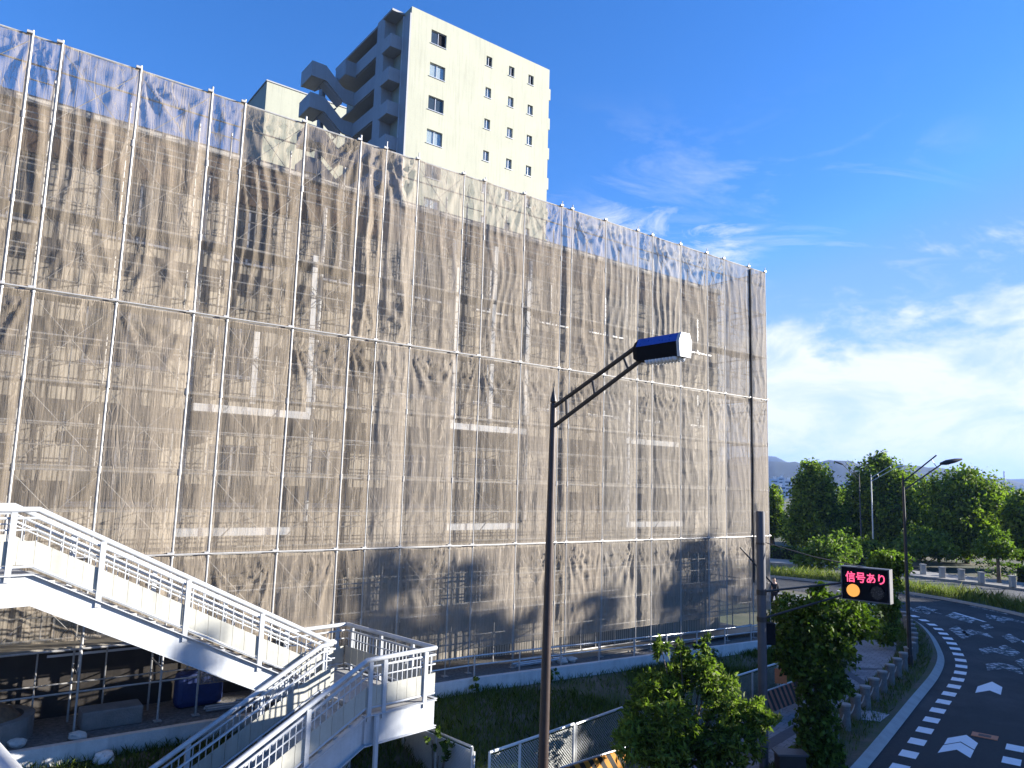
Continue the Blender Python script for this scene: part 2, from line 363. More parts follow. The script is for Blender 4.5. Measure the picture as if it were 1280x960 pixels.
# ------------------------------------------------------------------ setting: ground, road, pavements
def struct(mb, name, m, **k): return tag(mb.build(name, m, **k), kind='structure')
def strip(i0, i1, a, b, za, zb, step=2):
    mb = MB(); ii = list(range(i0, i1, step)); vs = []
    for i in ii: vs += [K(i, a, za), K(i, b, zb)]
    return mb.add(vs, [(2 * j, 2 * j + 1, 2 * j + 3, 2 * j + 2) for j in range(len(ii) - 1)])
NK = len(KS)
g = MB(); ng = 48; R0 = 4500
g.add([V((math.cos(2 * math.pi * k / ng) * R0, math.sin(2 * math.pi * k / ng) * R0, -.06)) for k in range(ng)], [tuple(range(ng))])
struct(g, 'ground', GRNDM)
struct(strip(0, NK, -.02, 7.2, 0, 0), 'road', ASPH)
inear = k_near((12.9, 24.3))
struct(strip(20, inear + 1, .03, 7.1, .004, .004), 'road_patch', ASPHN)
kb = MB()
for i in range(0, NK - 4, 4):
    pass
struct(strip(0, NK, -.24, .0, .155, .03), 'kerb', CONC)
struct(strip(0, NK, -1.75, -.24, .16, .15), 'verge', SOIL)
struct(strip(0, NK, -5.8, -1.75, .15, .15), 'sidewalk', PAVE)
mk = strip(0, NK, 7.2, 7.35, .15, .15); 
for a, b in ((7.2, 7.2), (7.35, 7.35)):
    q = strip(0, NK, a, b, 0, .15); mk.add(q.v, q.f)
q = strip(0, NK, 10.25, 10.4, .15, .15); mk.add(q.v, q.f); q = strip(0, NK, 10.4, 10.4, .15, 0); mk.add(q.v, q.f)
struct(mk, 'median_kerb', CONC)
struct(strip(0, NK, 7.35, 10.25, .13, .13), 'median', SOIL)
ASPHF = M('far_asphalt', (.10, .10, .10), .85, var=.25, scale=.6, bump=.4, bscale=100)
struct(strip(0, NK, 10.4, 18, 0, 0), 'opposite_road', ASPHF)
fs_ = strip(0, NK, 18, 22.3, .15, .15); q = strip(0, NK, 18, 18, 0, .15); fs_.add(q.v, q.f)
struct(fs_, 'opposite_sidewalk', M('far_paving', (.27, .26, .24), .85, var=.2, scale=1))
# sloping lot of the building with the low wall in front
def ztop(t): return 1.62 if t < -14 else 1.62 - .29 * (t + 14) / 12
lot = MB(); tt = [-60, -40, -30, -22, -14, -10, -6, -2, .6]
for a, b in zip(tt[:-1], tt[1:]):
    lot.add([F(a, .68, ztop(a) - .1), F(b, .68, ztop(b) - .1), F(b, -22, ztop(b) - .1), F(a, -22, ztop(a) - .1)], [(0, 1, 2, 3)])
lot.add([F(.6, .68, 1.15), F(.6, -22, 1.15), F(3, -22, .1), F(3, .68, .1)], [(0, 1, 2, 3)])
struct(lot, 'gravel_lot', GRAV)
FENCE = [at_z(612, 942, 1.4), at_z(720, 905, 1.4), at_z(790, 880, 1.4), at_z(905, 850, 1.4), at_z(972, 829, 1.4)]
def slope_front(t): return 5.0 + (t + 16.6) * (-1.6 / 9.4) if t > -16.6 else 5.0
def slope_z(t, o):
    f = max(0, min(1, (o - .8) / (slope_front(t) - .8))); f2 = f * f * (3 - 2 * f)
    z = (ztop(t) - .34) * (1 - f2) + .16 * f2
    return z + .10 * noise.noise(V((t * .5, o * .6, 3))) * math.sin(math.pi * f)
gs = MB(); nt_, no_ = 70, 14; vs = []
for i in range(nt_):
    t_ = -36 + i * (38.5 / (nt_ - 1))
    for j in range(no_):
        o_ = .8 + (slope_front(t_) + .3 - .8) * j / (no_ - 1); vs.append(F(t_, o_, slope_z(t_, o_)))
gs.add(vs, [(i * no_ + j, i * no_ + j + 1, (i + 1) * no_ + j + 1, (i + 1) * no_ + j) for i in range(nt_ - 1) for j in range(no_ - 1)])
struct(gs, 'grass_slope', M('slope_soil', (.15, .13, .095), .95, var=.5, scale=3, bump=.8, bscale=14, col2=(.05, .07, .02), mscale=.7), smooth=True)
# paving bands
for nm, pa, pb in (('paving_band', (1040, 834), (1128, 838)), ('paving_band', (1050, 834), (1100, 868)), ('paving_band', (1040, 896), (1100, 868)), ('paving_band', (930, 948), (1000, 908))):
    a, b = at_z(*pa, .154), at_z(*pb, .154); d = (b - a).normalized(); s_ = V((-d.y, d.x, 0)) * .17
    struct(MB().poly([a - s_, b - s_, b + s_, a + s_]), nm, BANDM)
struct(MB().poly([at_z(*q, .158) for q in ((1050, 896), (1070, 884), (1112, 893), (1100, 902))]), 'paving_slab', SLABM)

# road markings
def mark(poly, m, name, z=.010): return struct(MB().poly([V((p.x, p.y, z)) for p in poly]), name, m)
dm = MB(); dw = MB()
i = k_near((7.5, 17.2)); c = 0
while i < k_near((20.6, 48)):
    for off in (.38, 2.5):
        if off > 1 and i > inear - 9: continue
        tgt = dm if i < inear - 1 else dw
        tgt.poly([K(i, off, .010), K(i + 2.3, off, .010), K(i + 2.3, off + .40, .010), K(i, off + .40, .010)])
    i += 5.0
struct(dm, 'edge_marking', PAINT); struct(dw, 'worn_edge_marking', PAINTW)
def chevron(i, off, m, L=1.5, wd=1.7, name='arrow_marking', z=.010):
    mb = MB()
    for k in range(2):
        a = i + k * 2.6
        for sgn in (-1, 1):
            mb.poly([K(a + 2.6, off, z), K(a + 4.9, off, z), K(a + 1.9, off + sgn * wd / 2, z), K(a - .4, off + sgn * wd / 2, z)])
    struct(mb, name, m)
def zpoly(pts): return [at_z(x, y, .010) for x, y in pts]
struct(MB().poly(zpoly([(1172, 941), (1179, 931.5), (1200.5, 928), (1196, 937)])).poly(zpoly([(1196, 937), (1200.5, 928), (1217.5, 938), (1213, 947.5)])).poly(zpoly([(1180, 930.5), (1184.5, 922.5), (1208, 918.6), (1201, 927)])).poly(zpoly([(1201, 927), (1208, 918.6), (1222.5, 929), (1218, 937)])), 'chevron_marking', PAINT)
struct(MB().poly(zpoly([(1219, 866), (1222, 858), (1240, 852), (1237, 863)])).poly(zpoly([(1237, 863), (1240, 852), (1253, 859), (1251, 868.5)])), 'chevron_marking', PAINTW)
for p, of in (((17.3, 30.6), 2.0), ((18.6, 33.6), 2.1), ((20.2, 37.5), 2.1), ((21.2, 43), 2.1)):
    chevron(k_near(p), of, WORN, wd=1.15)
for p, of in (((16.6, 30), 5.6), ((19.6, 36), 5.6), ((20.6, 41.4), 5.4)):
    chevron(k_near(p), of, WORN, wd=1.4)
ln = MB()
for i in range(k_near((9, 19)), k_near((10, 56)), 26):
    if i > inear: ln.poly([K(i, 3.75, .010), K(i + 9, 3.75, .010), K(i + 9, 3.92, .010), K(i, 3.92, .010)])
struct(ln, 'lane_marking', PAINTW)
el = MB()
for i in range(k_near((9, 19)), k_near((4, 58)), 14):
    el.poly([K(i, 6.75, .010), K(i + 7, 6.75, .010), K(i + 7, 6.92, .010), K(i, 6.92, .010)])
struct(el, 'median_edge_marking', WORN)
fl = MB()
for i in range(40, NK - 40, 40):
    fl.poly([K(i, 14.1, .010), K(i + 18, 14.1, .010), K(i + 18, 14.26, .010), K(i, 14.26, .010)])
q = strip(0, NK, 10.85, 11.02, .010, .010); fl.add(q.v, q.f)
struct(fl, 'opposite_lane_marking', PAINT)
for quad in (((1181, 770), (1190, 766), (1222, 773), (1214, 779)), ((1186, 786), (1196, 782), (1214, 795), (1203, 799)), ((1252, 795), (1262, 792), (1276, 800), (1266, 804)), ((1247, 809), (1256, 806), (1276, 816), (1268, 820)), ((1225, 782), (1236, 780), (1243, 785), (1232, 787)), ((1268, 826), (1277, 823), (1290, 832), (1280, 836)), ((1140, 762), (1150, 757), (1172, 762), (1160, 768))):
    struct(MB().poly(zpoly(quad)), 'worn_marking', WORN)
cv = thing('manhole_cover', at_z(1231, 920, .012), 'orange rimmed rectangular access cover in the road beside the white chevron', 'manhole')
c0 = WL[cv.name]; kt = KT[k_near(c0)]; kn = V((kt.y, -kt.x, 0))
MB().box(c0, (.62, .42, .016), kn, kt).build('rim', ORANGE, cv)
MB().box(c0 + Z * .006, (.30, .22, .014), kn, kt).build('plate', M('rust_plate', (.10, .05, .035), .7), cv)

# ------------------------------------------------------------------ wall panels with openings
def wall_openings(mb, P, au, av, an, u0, u1, v0, v1, ops, depth=.15):
    us = sorted(set([u0, u1] + [q for o in ops for q in (o[0], o[1])])); vs_ = sorted(set([v0, v1] + [q for o in ops for q in (o[2], o[3])]))
    pt = lambda u, v, d=0: P + au * u + av * v - an * d
    for a, b in zip(us[:-1], us[1:]):
        for c, d in zip(vs_[:-1], vs_[1:]):
            mu, mv = (a + b) / 2, (c + d) / 2
            if any(o[0] < mu < o[1] and o[2] < mv < o[3] for o in ops): continue
            mb.poly([pt(a, c), pt(b, c), pt(b, d), pt(a, d)])
    for (a, b, c, d) in ops:
        for (p, q) in (((a, c), (b, c)), ((b, c), (b, d)), ((b, d), (a, d)), ((a, d), (a, c))):
            mb.poly([pt(*p), pt(*q), pt(*q, depth), pt(*p, depth)])
def window(root, P, au, av, an, a, b, c, d, depth=.12, curtain=False, open_=False):
    f = MB(); fw = .05; mid = (a + b) / 2
    pt = lambda u, v, e=depth: P + au * u + av * v - an * e
    for (u, v, su, sv_) in ((a + fw / 2, (c + d) / 2, fw, d - c), (b - fw / 2, (c + d) / 2, fw, d - c), (mid, (c + d) / 2, fw, d - c - 2 * fw), (mid, c + fw / 2, b - a - 2 * fw, fw), (mid, d - fw / 2, b - a - 2 * fw, fw)):
        f.box(pt(u, v), (su, sv_, .05), au, av, an)
    fo = f.build('window', ALU, root)
    gl = MB()
    lim = mid if open_ else b
    gl.poly([pt(a + .03, c + .03, depth + .02), pt(lim - .03, c + .03, depth + .02), pt(lim - .03, d - .03, depth + .02), pt(a + .03, d - .03, depth + .02)])
    gl.build('pane', GLASSC if curtain else GLASS, fo)
    MB().box(pt(mid, c - .03, -.02), (b - a + .1, .05, .1), au, av, an).build('sill', ALU, fo)
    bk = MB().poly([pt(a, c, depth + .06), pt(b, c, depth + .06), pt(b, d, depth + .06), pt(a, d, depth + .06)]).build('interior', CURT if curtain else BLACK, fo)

# ------------------------------------------------------------------ building behind the scaffold
WO = -1.45
bld = thing('apartment_building', F(-14, WO - 4, 1.3), 'long beige four storey building standing behind the brown mesh sheets and scaffolding', 'building')
ops = []
for zc in (3.5, 6.6, 9.72, 12.6):
    for k in range(15):
        tc = -37.6 + k * 2.52
        wdt = (1.15 if k % 3 else 1.75)
        ops.append((tc - wdt / 2, tc + wdt / 2, zc - .72, zc + .72))
wl = MB(); P0 = F(0, WO, 0)
wall_openings(wl, P0, D, Z, N, -42, -1.25, .9, 14.45, ops, .16)
for (a, b) in (((-1.25, WO), (-1.25, -13)), ((-1.25, -13), (-42, -13)), ((-42, -13), (-42, WO))):
    wl.poly([F(*a, .9), F(*b, .9), F(*b, 14.45), F(*a, 14.45)])
wl.build('wall', RIB, bld)
MB().box(F(-21.6, WO + .03, 13.9), (40.6, .06, 1.05), D, N, Z).build('fascia', M('brown_fascia', (.13, .085, .055), .8, var=.2), bld)
MB().box(F(-26.5, WO + .03, 2.0), (16.4, .06, 2.1), D, N, Z).build('ground_floor_shade', M('under_stair_shade', (.05, .042, .035), .8, var=.4, scale=2), bld)  # brown panel colours in the shade and dark openings beneath the stair flight
rf = MB(); rf.box(F(-21.6, (WO - 13) / 2, 14.52), (41.0, 13 + WO + .3, .16), D, N, Z)
rf.build('roof', CONC, bld)
for o in ops: window(bld, P0, D, Z, N, *o)
for (ta, tb) in ((-21.1, -18.2), (-14.0, -11.2), (-6.75, -3.95)):
    for tq in (ta - .05, tb + .05):
        MB().tube(F(tq, WO + .34, 5.5), F(tq, WO + .34, 13.7), .06).build('downpipe', WHITEB, bld)

# ------------------------------------------------------------------ scaffold
sc = thing('scaffold', F(-14, -.45, 1.3), 'tall steel pipe scaffold wrapped in brown translucent mesh sheets around the long building', 'scaffolding')
POSTS = [-29.5, -28.0, -26.5, -24.98, -24.46, -22.98, -21.48, -20.73, -19.24, -17.75, -17.0, -16.02, -14.52, -13.79, -12.31, -10.82, -10.38, -8.9, -7.37, -6.65, -5.17, -3.68, -2.67, -1.11, -.03]
ZL = [1.40 + 1.743 * k for k in range(8)]
ZT = 15.33
def gz(t): return ztop(t) - .1
for ip, t in enumerate(POSTS):
    fo_ = .0
    for o_, zt in ((fo_, ZT + random.uniform(.05, .2)),):
        jt = random.uniform(-.03, .03); rp = .023 if t < -17 else .016
        p = MB().path([F(t, o_, gz(t)), F(t + jt, o_, 8), F(t, o_, zt)], rp, 8)
        for z in ZL[1:]: p.tube(F(t + jt * .7, o_, z - .07), F(t + jt * .7, o_, z + .07), rp + .010, 8)
        if o_ > -.5:
            for z in (4.89, 10.12, 15.3): p.box(F(t - .05, .03, z + .02), (.11, .07, .05), D, N, Z)
        p.box(F(t, o_, gz(t) + .02), (.15, .15, .02), D, N, Z)
        p.build('post', PIPE, sc, smooth=True)
    tr = MB().tube(F(t, -.92, gz(t)), F(t, -.92, 14.9), .022, 8)
    for z in ZL[1:]: tr.tube(F(t, -.02, z - .06), F(t, -.9, z - .06), .02, 6); tr.tube(F(t, -.02, z - .55), F(t, -.9, z - .55), .015, 6); tr.path([F(t, -.24, z - .06), F(t, -.26, z - .5), F(t, -.34, z - .55)], .013, 6)
    tr.build('inner_frame', PIPE, sc)
for k, z in enumerate(ZL):
    if k: MB().tube(F(-29.5, -.07, z - .03), F(0, -.07, z - .03), .022, 6).build('ledger', PIPE, sc)
    MB().tube(F(-29.5, -.86, z + .05), F(0, -.86, z + .05), .022, 6).build('ledger', PIPE, sc)
    if k < 7:
        MB().box(F(-14.75, -.50, z), (29.3, .78, .045), D, N, Z).build('deck', DECKM, sc)
        MB().tube(F(-29.5, -.08, z + .9), F(0, -.08, z + .9), .019, 6).build('guard_rail', PIPE, sc)
        MB().tube(F(-29.5, -.86, z + .9), F(0, -.86, z + .9), .016, 6).build('guard_rail', PIPE, sc)
MB().tube(F(-29.5, -.05, ZT - .03), F(0, -.05, ZT - .03), .022, 6).build('ledger', PIPE, sc)
MB().tube(F(-29.5, -.05, ZT - .62), F(0, -.05, ZT - .62), .019, 6).build('guard_rail', PIPE, sc)
for z in (4.89, 10.12):
    MB().tube(F(-29.5, .055, z), F(0, .055, z), .017, 8).build('tie_pipe', PIPE, sc)
for i, (a, b) in enumerate(zip(POSTS[:-1], POSTS[1:])):
    br = MB()
    for k, z in enumerate(ZL):
        if k == 0: continue
        if b - a > .9:
            br.tube(F(a + .03, -.09, z + .1), F(b - .03, -.09, z + 1.6), .009, 5); br.tube(F(a + .03, -.11, z + 1.6), F(b - .03, -.11, z + .1), .009, 5)
        else: br.tube(F(a + .03, -.09, z + .8), F(b - .03, -.09, z + .8), .015, 5)
    br.build('cross_brace', PIPE, sc)

def on_facade(x, y, o_):
    r_ = ray(x, y); c_ = CN + N * o_; k_ = (c_ - V((0, 0, CAM_H))).dot(N) / r_.dot(N); return V((0, 0, CAM_H)) + r_ * k_
for pa, pb in (((240, 510), (385, 519)), ((560, 532), (655, 540)), ((780, 551), (845, 556)), ((215, 667), (360, 662)), ((555, 660), (645, 656)), ((780, 656), (850, 654))):
    a, b = on_facade(*pa, -.22), on_facade(*pb, -.22); z_ = (a.z + b.z) / 2
    MB().bar(V((a.x, a.y, z_)), V((b.x, b.y, z_)), .24, .17).build('white_plank', WHITEB, sc)
for (xa, ya, xb, yb) in ((573, 335, 564, 535), (620, 308, 611, 530), (661, 350, 655, 520), (394, 320, 384, 520), (785, 500, 783, 660), (321, 415, 315, 505)):
    a, b = on_facade(xa, ya, -.2), on_facade(xb, yb, -.2); q = MB(); n_ = 9
    for i in range(n_): q.bar(a.lerp(b, i / n_), a.lerp(b, (i + .96) / n_), .13, .10, N)
    q.tube(a, b, .02, 6); q.build('white_pipe', WHITEB, sc)
for a, b in zip(POSTS[:-1], POSTS[1:]):
    if b - a > 1.2:
        m_ = (a + b) / 2 + random.uniform(-.2, .2); q = MB().tube(F(m_, -.95, gz(m_)), F(m_, -.95, 14.2), .017, 6)
        q.build('inner_upright', PIPE, sc)
for z in ZL[1:]:
    MB().tube(F(-29.5, -.97, z + .48), F(0, -.97, z + .48), .015, 6).build('guard_rail', PIPE, sc)
def sheet(t0, t1, z0, z1, amp, seed, o_=0.005, endface=False):
    w_ = t1 - t0; nu = max(10, int(w_ / .036)); nv = int((z1 - z0) / .10); g0 = .02
    r = random.Random(seed); ph = [r.uniform(0, 6.28) for _ in range(8)]; kf = r.uniform(2.5, 5.5); A = amp * r.uniform(.7, 1.25)
    sag = r.uniform(.03, .11) * amp; dragk = r.uniform(14, 26); slack = [r.uniform(.2, 1.5) for _ in range(4)]; s_d = r.choice((-1, 1))
    vs = []; uvs = []
    for j in range(nv + 1):
        v = j / nv; z = z0 + (z1 - z0) * v
        for i in range(nu + 1):
            u = i / nu; x = u * w_
            eu = min(1., min(u, 1 - u) * w_ / .16); ev = min(1., min(v, 1 - v) * (z1 - z0) / .35)
            eu = eu * eu * (3 - 2 * eu)
            wob = noise.noise(V((x * .5, z * .55, seed * 3.1)))
            h = (.040 if z0 > 8 else .026) * (1 - 2 * abs(math.sin(3.1416 * kf * (x + .35 * wob * w_) / 1.5 + ph[0])) ** .8) * (.35 + .65 * abs(noise.noise(V((x, z * .35, seed + 9)))))
            h += .020 * noise.noise(V((x * 3.1, z * .33, seed * 1.7))) + .014 * noise.noise(V((x * 8, z * .5, seed * 2.3))) + .010 * noise.noise(V((x * 16 + z * 2, z * 1.2, seed * 4.3)))
            h += .010 * noise.noise(V((x * 2.1 + z * 1.5 * s_d, z * 1.1, seed * 5.3)))
            for q, (cx, cz, s_) in enumerate(((0, z1, 1), (w_, z1, 1), (0, z0, .3), (w_, z0, .3))):
                ax_, bz = x - cx, z - cz; rr = math.hypot(ax_, bz); th = math.atan2(abs(ax_), abs(bz) + 1e-4)
                h += slack[q] * s_ * .042 * math.exp(-((rr - .5) / 1.0) ** 2) * (1 - 2 * abs(math.sin((th * dragk + ph[1 + q] + .8 * wob) / 2)) ** .7)
            bulge = sag * math.sin(math.pi * u) * (1 - .5 * v)
            d = (h * A + bulge + .035) * eu * (.35 + .65 * ev)
            xx = g0 + x * (w_ - 2 * g0) / w_
            zsag = -.05 * math.sin(math.pi * u) * (1 if j == nv else 0) * amp
            if endface: vs.append(F(.03 + d, t0 + xx, z + zsag))
            else: vs.append(F(t0 + xx, o_ + d, z + zsag))
            uvs.append((u, v))
    fs = [(j * (nu + 1) + i, j * (nu + 1) + i + 1, (j + 1) * (nu + 1) + i + 1, (j + 1) * (nu + 1) + i) for j in range(nv) for i in range(nu)]
    o0 = WL[sc.name]; me = bpy.data.meshes.new('mesh_sheet'); me.from_pydata([tuple(q - o0) for q in vs], [], fs)
    ul = me.uv_layers.new(name='UVMap'); li = np.empty(len(me.loops), dtype=np.int32); me.loops.foreach_get('vertex_index', li)
    ul.data.foreach_set('uv', np.array(uvs, dtype=np.float32)[li].ravel())
    me.materials.append(SHEETD if endface or t0 > -2.7 else (SHEET if t0 < -17.5 else (SHEETB if t0 < -9.5 else SHEETC))); me.shade_smooth()
    o = bpy.data.objects.new('mesh_sheet', me); COL.objects.link(o); o.parent = sc; WL[o.name] = o0
sd = 1
for a, b in zip(POSTS[:-1], POSTS[1:]):
    for k, (z0, z1) in enumerate(((10.14, 15.31), (4.91, 10.10), (2.15, 4.87))):
        left = a < -16.5
        amp = (1.6 if left else 1.0) if k == 0 else ((.75 if left else .7) if k == 1 else .8)
        if k == 2 and b < -20: z0 = 3.3
        sheet(a, b, z0, z1, amp, sd); sd += 1
for (z0, z1) in ((10.14, 15.31), (4.91, 10.10), (2.15, 4.87)):
    sheet(-.92, -.02, z0, z1, .7, sd, endface=True); sd += 1
    for q in range(6): sheet(-.92 - 1.83 * (q + 1), -.92 - 1.83 * q, z0, z1, .8, sd, endface=True); sd += 1
for q in range(6):
    MB().tube(F(.0, -.92 - 1.83 * (q + 1), gz(0)), F(.0, -.92 - 1.83 * (q + 1), ZT + .1), .027, 8).build('post', PIPE, sc, smooth=True)
for z in ZL[1:] + [ZT - .03]: MB().tube(F(-.04, -.1, z), F(-.04, -12, z), .022, 6).build('ledger', PIPE, sc)
ls = MB(); pts = [F(-1.11 + .05 * noise.noise(V((z * .6, 1, 4))), .055, z) for z in np.linspace(3.2, 15.2, 40)]  # dark strip over the seam, painting the shade inside the gap between sheets
ls.path(pts, [.035 + .03 * abs(noise.noise(V((i * .3, 5, 2)))) for i in range(40)], 6); ls.build('sheet_gap_shade', GAPSHADE, sc)
MB().tube(F(-2.35, .35, 4.55), F(-1.0, .9, 3.1), .03).build('raking_strut', DARKM, sc)

# ------------------------------------------------------------------ low wall, pipe barrier
lw = MB(); tw = [-34, -26, -20, -14, -10, -6, -2, .5]
for a, b in zip(tw[:-1], tw[1:]):
    pr = [(a, .69), (b, .69), (b, .84), (a, .84)]
    lw.add([F(*q, ztop(q[0]) - 1.0) for q in pr] + [F(*q, ztop(q[0])) for q in pr], [(0, 3, 2, 1), (4, 5, 6, 7), (0, 1, 5, 4), (1, 2, 6, 5), (2, 3, 7, 6), (3, 0, 4, 7)])
lwo = lw.build('concrete_wall', CONCW, base=F(-14, .76, .7))
tag(lwo, 'low whitewashed concrete kerb wall along the foot of the scaffold', 'wall')
pb = thing('pipe_barrier', F(-8, .45, 1.4), 'galvanised pipe barrier running along the top of the low concrete wall', 'barrier')
tp = -15.4
while tp < -.5:
    MB().tube(F(tp, .45, gz(tp) - .02), F(tp, .45, ztop(tp) + .48), .024).build('post', GALV, pb); tp += 1.5
for dz_ in (.45, .22):
    MB().path([F(t, .42, ztop(t) + dz_) for t in (-15.5, -14, -10, -6, -2, -.6)], .022).build('rail', GALV, pb)
MB().path([F(-.6, .42, ztop(-.6) + .45), F(.3, .7, 1.6), F(.6, .9, 1.2)], .022).build('rail', GALV, pb)

# ------------------------------------------------------------------ tower
tw_ = thing('apartment_tower', T(7, 7, 0), 'tall cream apartment tower with outside stairs and stacked balconies behind the scaffold', 'building')
WDT, HT, ST = 14.9, 45.6, 2.95
gops = []
for k in range(9):
    z = 43.75 - ST * k
    gops.append((1.95, 3.45, z - .62, z + .62))
    for sx in (7.95, 10.45, 12.7): gops.append((sx - .31, sx + .31, z - .47, z + .47))
tb = MB(); wall_openings(tb, T(0, 0, 0), D, Z, N, 0, WDT, 0, HT, gops, .2)
for (a, b) in (((WDT, 0), (WDT, 15)), ((WDT, 15), (1.2, 15)), ((1.2, 15), (1.2, 4.2)), ((1.2, 4.2), (0, 4.2)), ((0, 4.2), (0, 0))):
    tb.poly([T(*a, 0), T(*b, 0), T(*b, HT), T(*a, HT)])
tb.build('wall', TOWER, tw_)
MB().prism([T(.1, .1, HT - .4), T(WDT - .1, .1, HT - .4), T(WDT - .1, 14.9, HT - .4), T(1.3, 14.9, HT - .4), T(1.3, 4.2, HT - .4), T(.1, 4.2, HT - .4)], (0, 0, .2)).build('roof', CONC, tw_)
for i, o in enumerate(gops):
    big = o[1] - o[0] > 1
    window(tw_, T(0, 0, 0), D, Z, N, *o, depth=.15, curtain=(big and i % 8 != 0) or (not big and i > 4), open_=(i < 4))
MB().box(T(-.06, .6, HT / 2 - .3), (.12, 1.2, HT - .6), D, -N, Z).build('fin', TOWERG, tw_)
MB().box(T(-.5, 3.5, HT / 2 + .1), (1.0, 1.4, HT + .2), D, -N, Z).build('pier', TOWERG, tw_)
for k in range(8):
    z = 43.25 - ST * k
    b_ = MB(); b_.box(T(-.6, 2.0, z - 1.0), (1.2, 1.58, .16), D, -N, Z); b_.box(T(-1.14, 2.0, z - .42), (.12, 1.58, 1.0), D, -N, Z); b_.box(T(-.54, 1.27, z - .42), (1.08, .12, 1.0), D, -N, Z); b_.box(T(-.54, 2.73, z - .42), (1.08, .1, 1.0), D, -N, Z)
    b_.build('balcony', TOWERG, tw_)
MB().tube(T(-.12, 1.14, 10), T(-.12, 1.14, HT - .4), .07).build('downpipe', WHITE, tw_)
MB().box(T(-.55, 2.0, HT - .15), (1.3, 1.7, .18), D, -N, Z).build('balcony_roof', TOWERG, tw_)
for k in range(9):
    z = 44.35 - ST * k
    MB().box(T(-.66, 6.6, z - .65), (.14, 4.8, 1.25), D, -N, Z).build('corridor_parapet', TOWERG, tw_)
    MB().box(T(.25, 8.6, z - 1.25), (1.7, 8.8, .18), D, -N, Z).build('corridor_slab', TOWERG, tw_)
    if k == 0:
        q = MB(); q.box(T(-1.2, 9.0, z - .7), (1.0, .15, 1.35), D, -N, Z); q.box(T(-1.66, 10.1, z - .7), (.14, 2.05, 1.35), D, -N, Z); q.box(T(-1.15, 10.1, z - 1.36), (1.1, 2.3, .14), D, -N, Z); q.build('stair_landing', TOWERG, tw_)
    zz = 43.1 - ST * k
    q = MB(); prof = [(-4.8, zz), (-3.5, zz), (-1.75, zz - 1.55), (-.6, zz - 1.55), (-.6, zz - 2.85), (-1.6, zz - 2.85), (-3.4, zz - 1.4), (-4.8, zz - 1.4)]
    q.prism([T(s, 9.0, h) for s, h in prof], -N * .15); q.build('stair_parapet', TOWERG, tw_)
    q = MB(); q.box(T(-4.73, 10.35, zz - .7), (.14, 2.4, 1.4), D, -N, Z); q.box(T(-4.1, 10.35, zz - 1.33), (1.1, 2.3, .14), D, -N, Z); q.build('stair_landing', TOWERG, tw_)
    q = MB(); q.prism([T(-3.5, 9.2, zz - 1.26), T(-1.7, 9.2, zz - 2.7), T(-1.7, 9.2, zz - 2.86), T(-3.5, 9.2, zz - 1.42)], -N * 1.2); q.build('stair_flight', TOWERG, tw_)
    q = MB(); q.prism([T(-3.5, 10.5, zz - 1.26), T(-1.7, 10.5, zz + .2), T(-1.7, 10.5, zz + .04), T(-3.5, 10.5, zz - 1.42)], -N * 1.1); q.build('stair_flight', TOWERG, tw_)
MB().box(T(.1, 8.6, HT - .1), (2.2, 8.9, .2), D, -N, Z).build('eave', TOWERG, tw_)
MB().box(T(-2.6, 11.9, 22), (.3, .9, 44), D, -N, Z).build('pier', TOWERG, tw_)
for k in range(9):
    MB().box(T(WDT + .13, .9, 43.2 - ST * k), (.26, 1.6, 1.1), D, -N, Z).build('balcony', TOWER, tw_)
p = at_y(334, 101, 78); a_ = p - TP; s0, u0 = a_.dot(D), -a_.dot(N)
wg = thing('apartment_wing', T(s0 + 6, u0 + 4, 0), 'blank white gable block standing left of the tower stairs above the scaffold', 'building')
MB().box(T(s0 + 5, u0 + 4.5, p.z / 2), (10, 9, p.z), D, -N, Z).build('wall', TOWER, wg)
MB().box(T(s0 + 5, u0 + 4.5, p.z + .04), (10.2, 9.2, .14), D, -N, Z).build('coping', TOWERG, wg)

# ------------------------------------------------------------------ footbridge stair
fb = thing('footbridge_stairs', S(1, .1, .15), 'white painted steel footbridge stairs turning at a landing in front of the scaffold', 'stairs')
SLOPE = .495; A0, A1 = -2.45, 3.05; ZD = 5.0; ZLd = ZD - SLOPE * (A1 - A0)
LA, LB0, LB1 = 4.42, -1.5, 1.68
A2, SL2 = 2.75, .5
AEND = A2 - (ZLd - .16) / SL2
def railing(pts, side, posts, panel_side=1, pfirst=True, plen=.86, inf=.115):
    """pts: floor-level world points of the run; side: outward unit vector"""
    up = Z
    hr = MB().path([p + up * .97 for p in pts], .046, 10); hr.build('handrail', WHITE, fb, smooth=True)
    r2 = MB(); n_ = len(pts)
    r2.path([p + up * .84 for p in pts], .022, 6); r2.path([p + up * .10 for p in pts], .022, 6); r2.path([p + up * .66 for p in pts], .014, 6)
    r2.build('rail', WHITE, fb)
    for a, b in zip(pts[:-1], pts[1:]):
        L = (V((b.x, b.y, 0)) - V((a.x, a.y, 0))).length
        if L < .05: continue
        d = (b - a) / L
        bl = MB(); n = max(1, int(L / inf))
        for i in range(1, n): 
            q = a + d * (L * i / n); bl.bar(q + up * .47, q + up * .84, .018, .014, d)
        bl.build('balusters', WHITE, fb)
        pn = MB(); npn = max(1, int(L / .23)); 
        for i in range(npn):
            q0 = a + d * (L * i / npn + .004); q1 = a + d * (L * (i + 1) / npn - .004)
            pn.prism([q0 + up * .13, q1 + up * .13, q1 + up * .49, q0 + up * .49], side * .014)
        pn.build('kick_panel', CREAM, fb)
    for p in posts:
        MB().bar(p - up * .12 + side * .03, p + up * .93 + side * .03, .085, .045, side).build('railing_post', WHITE, fb)
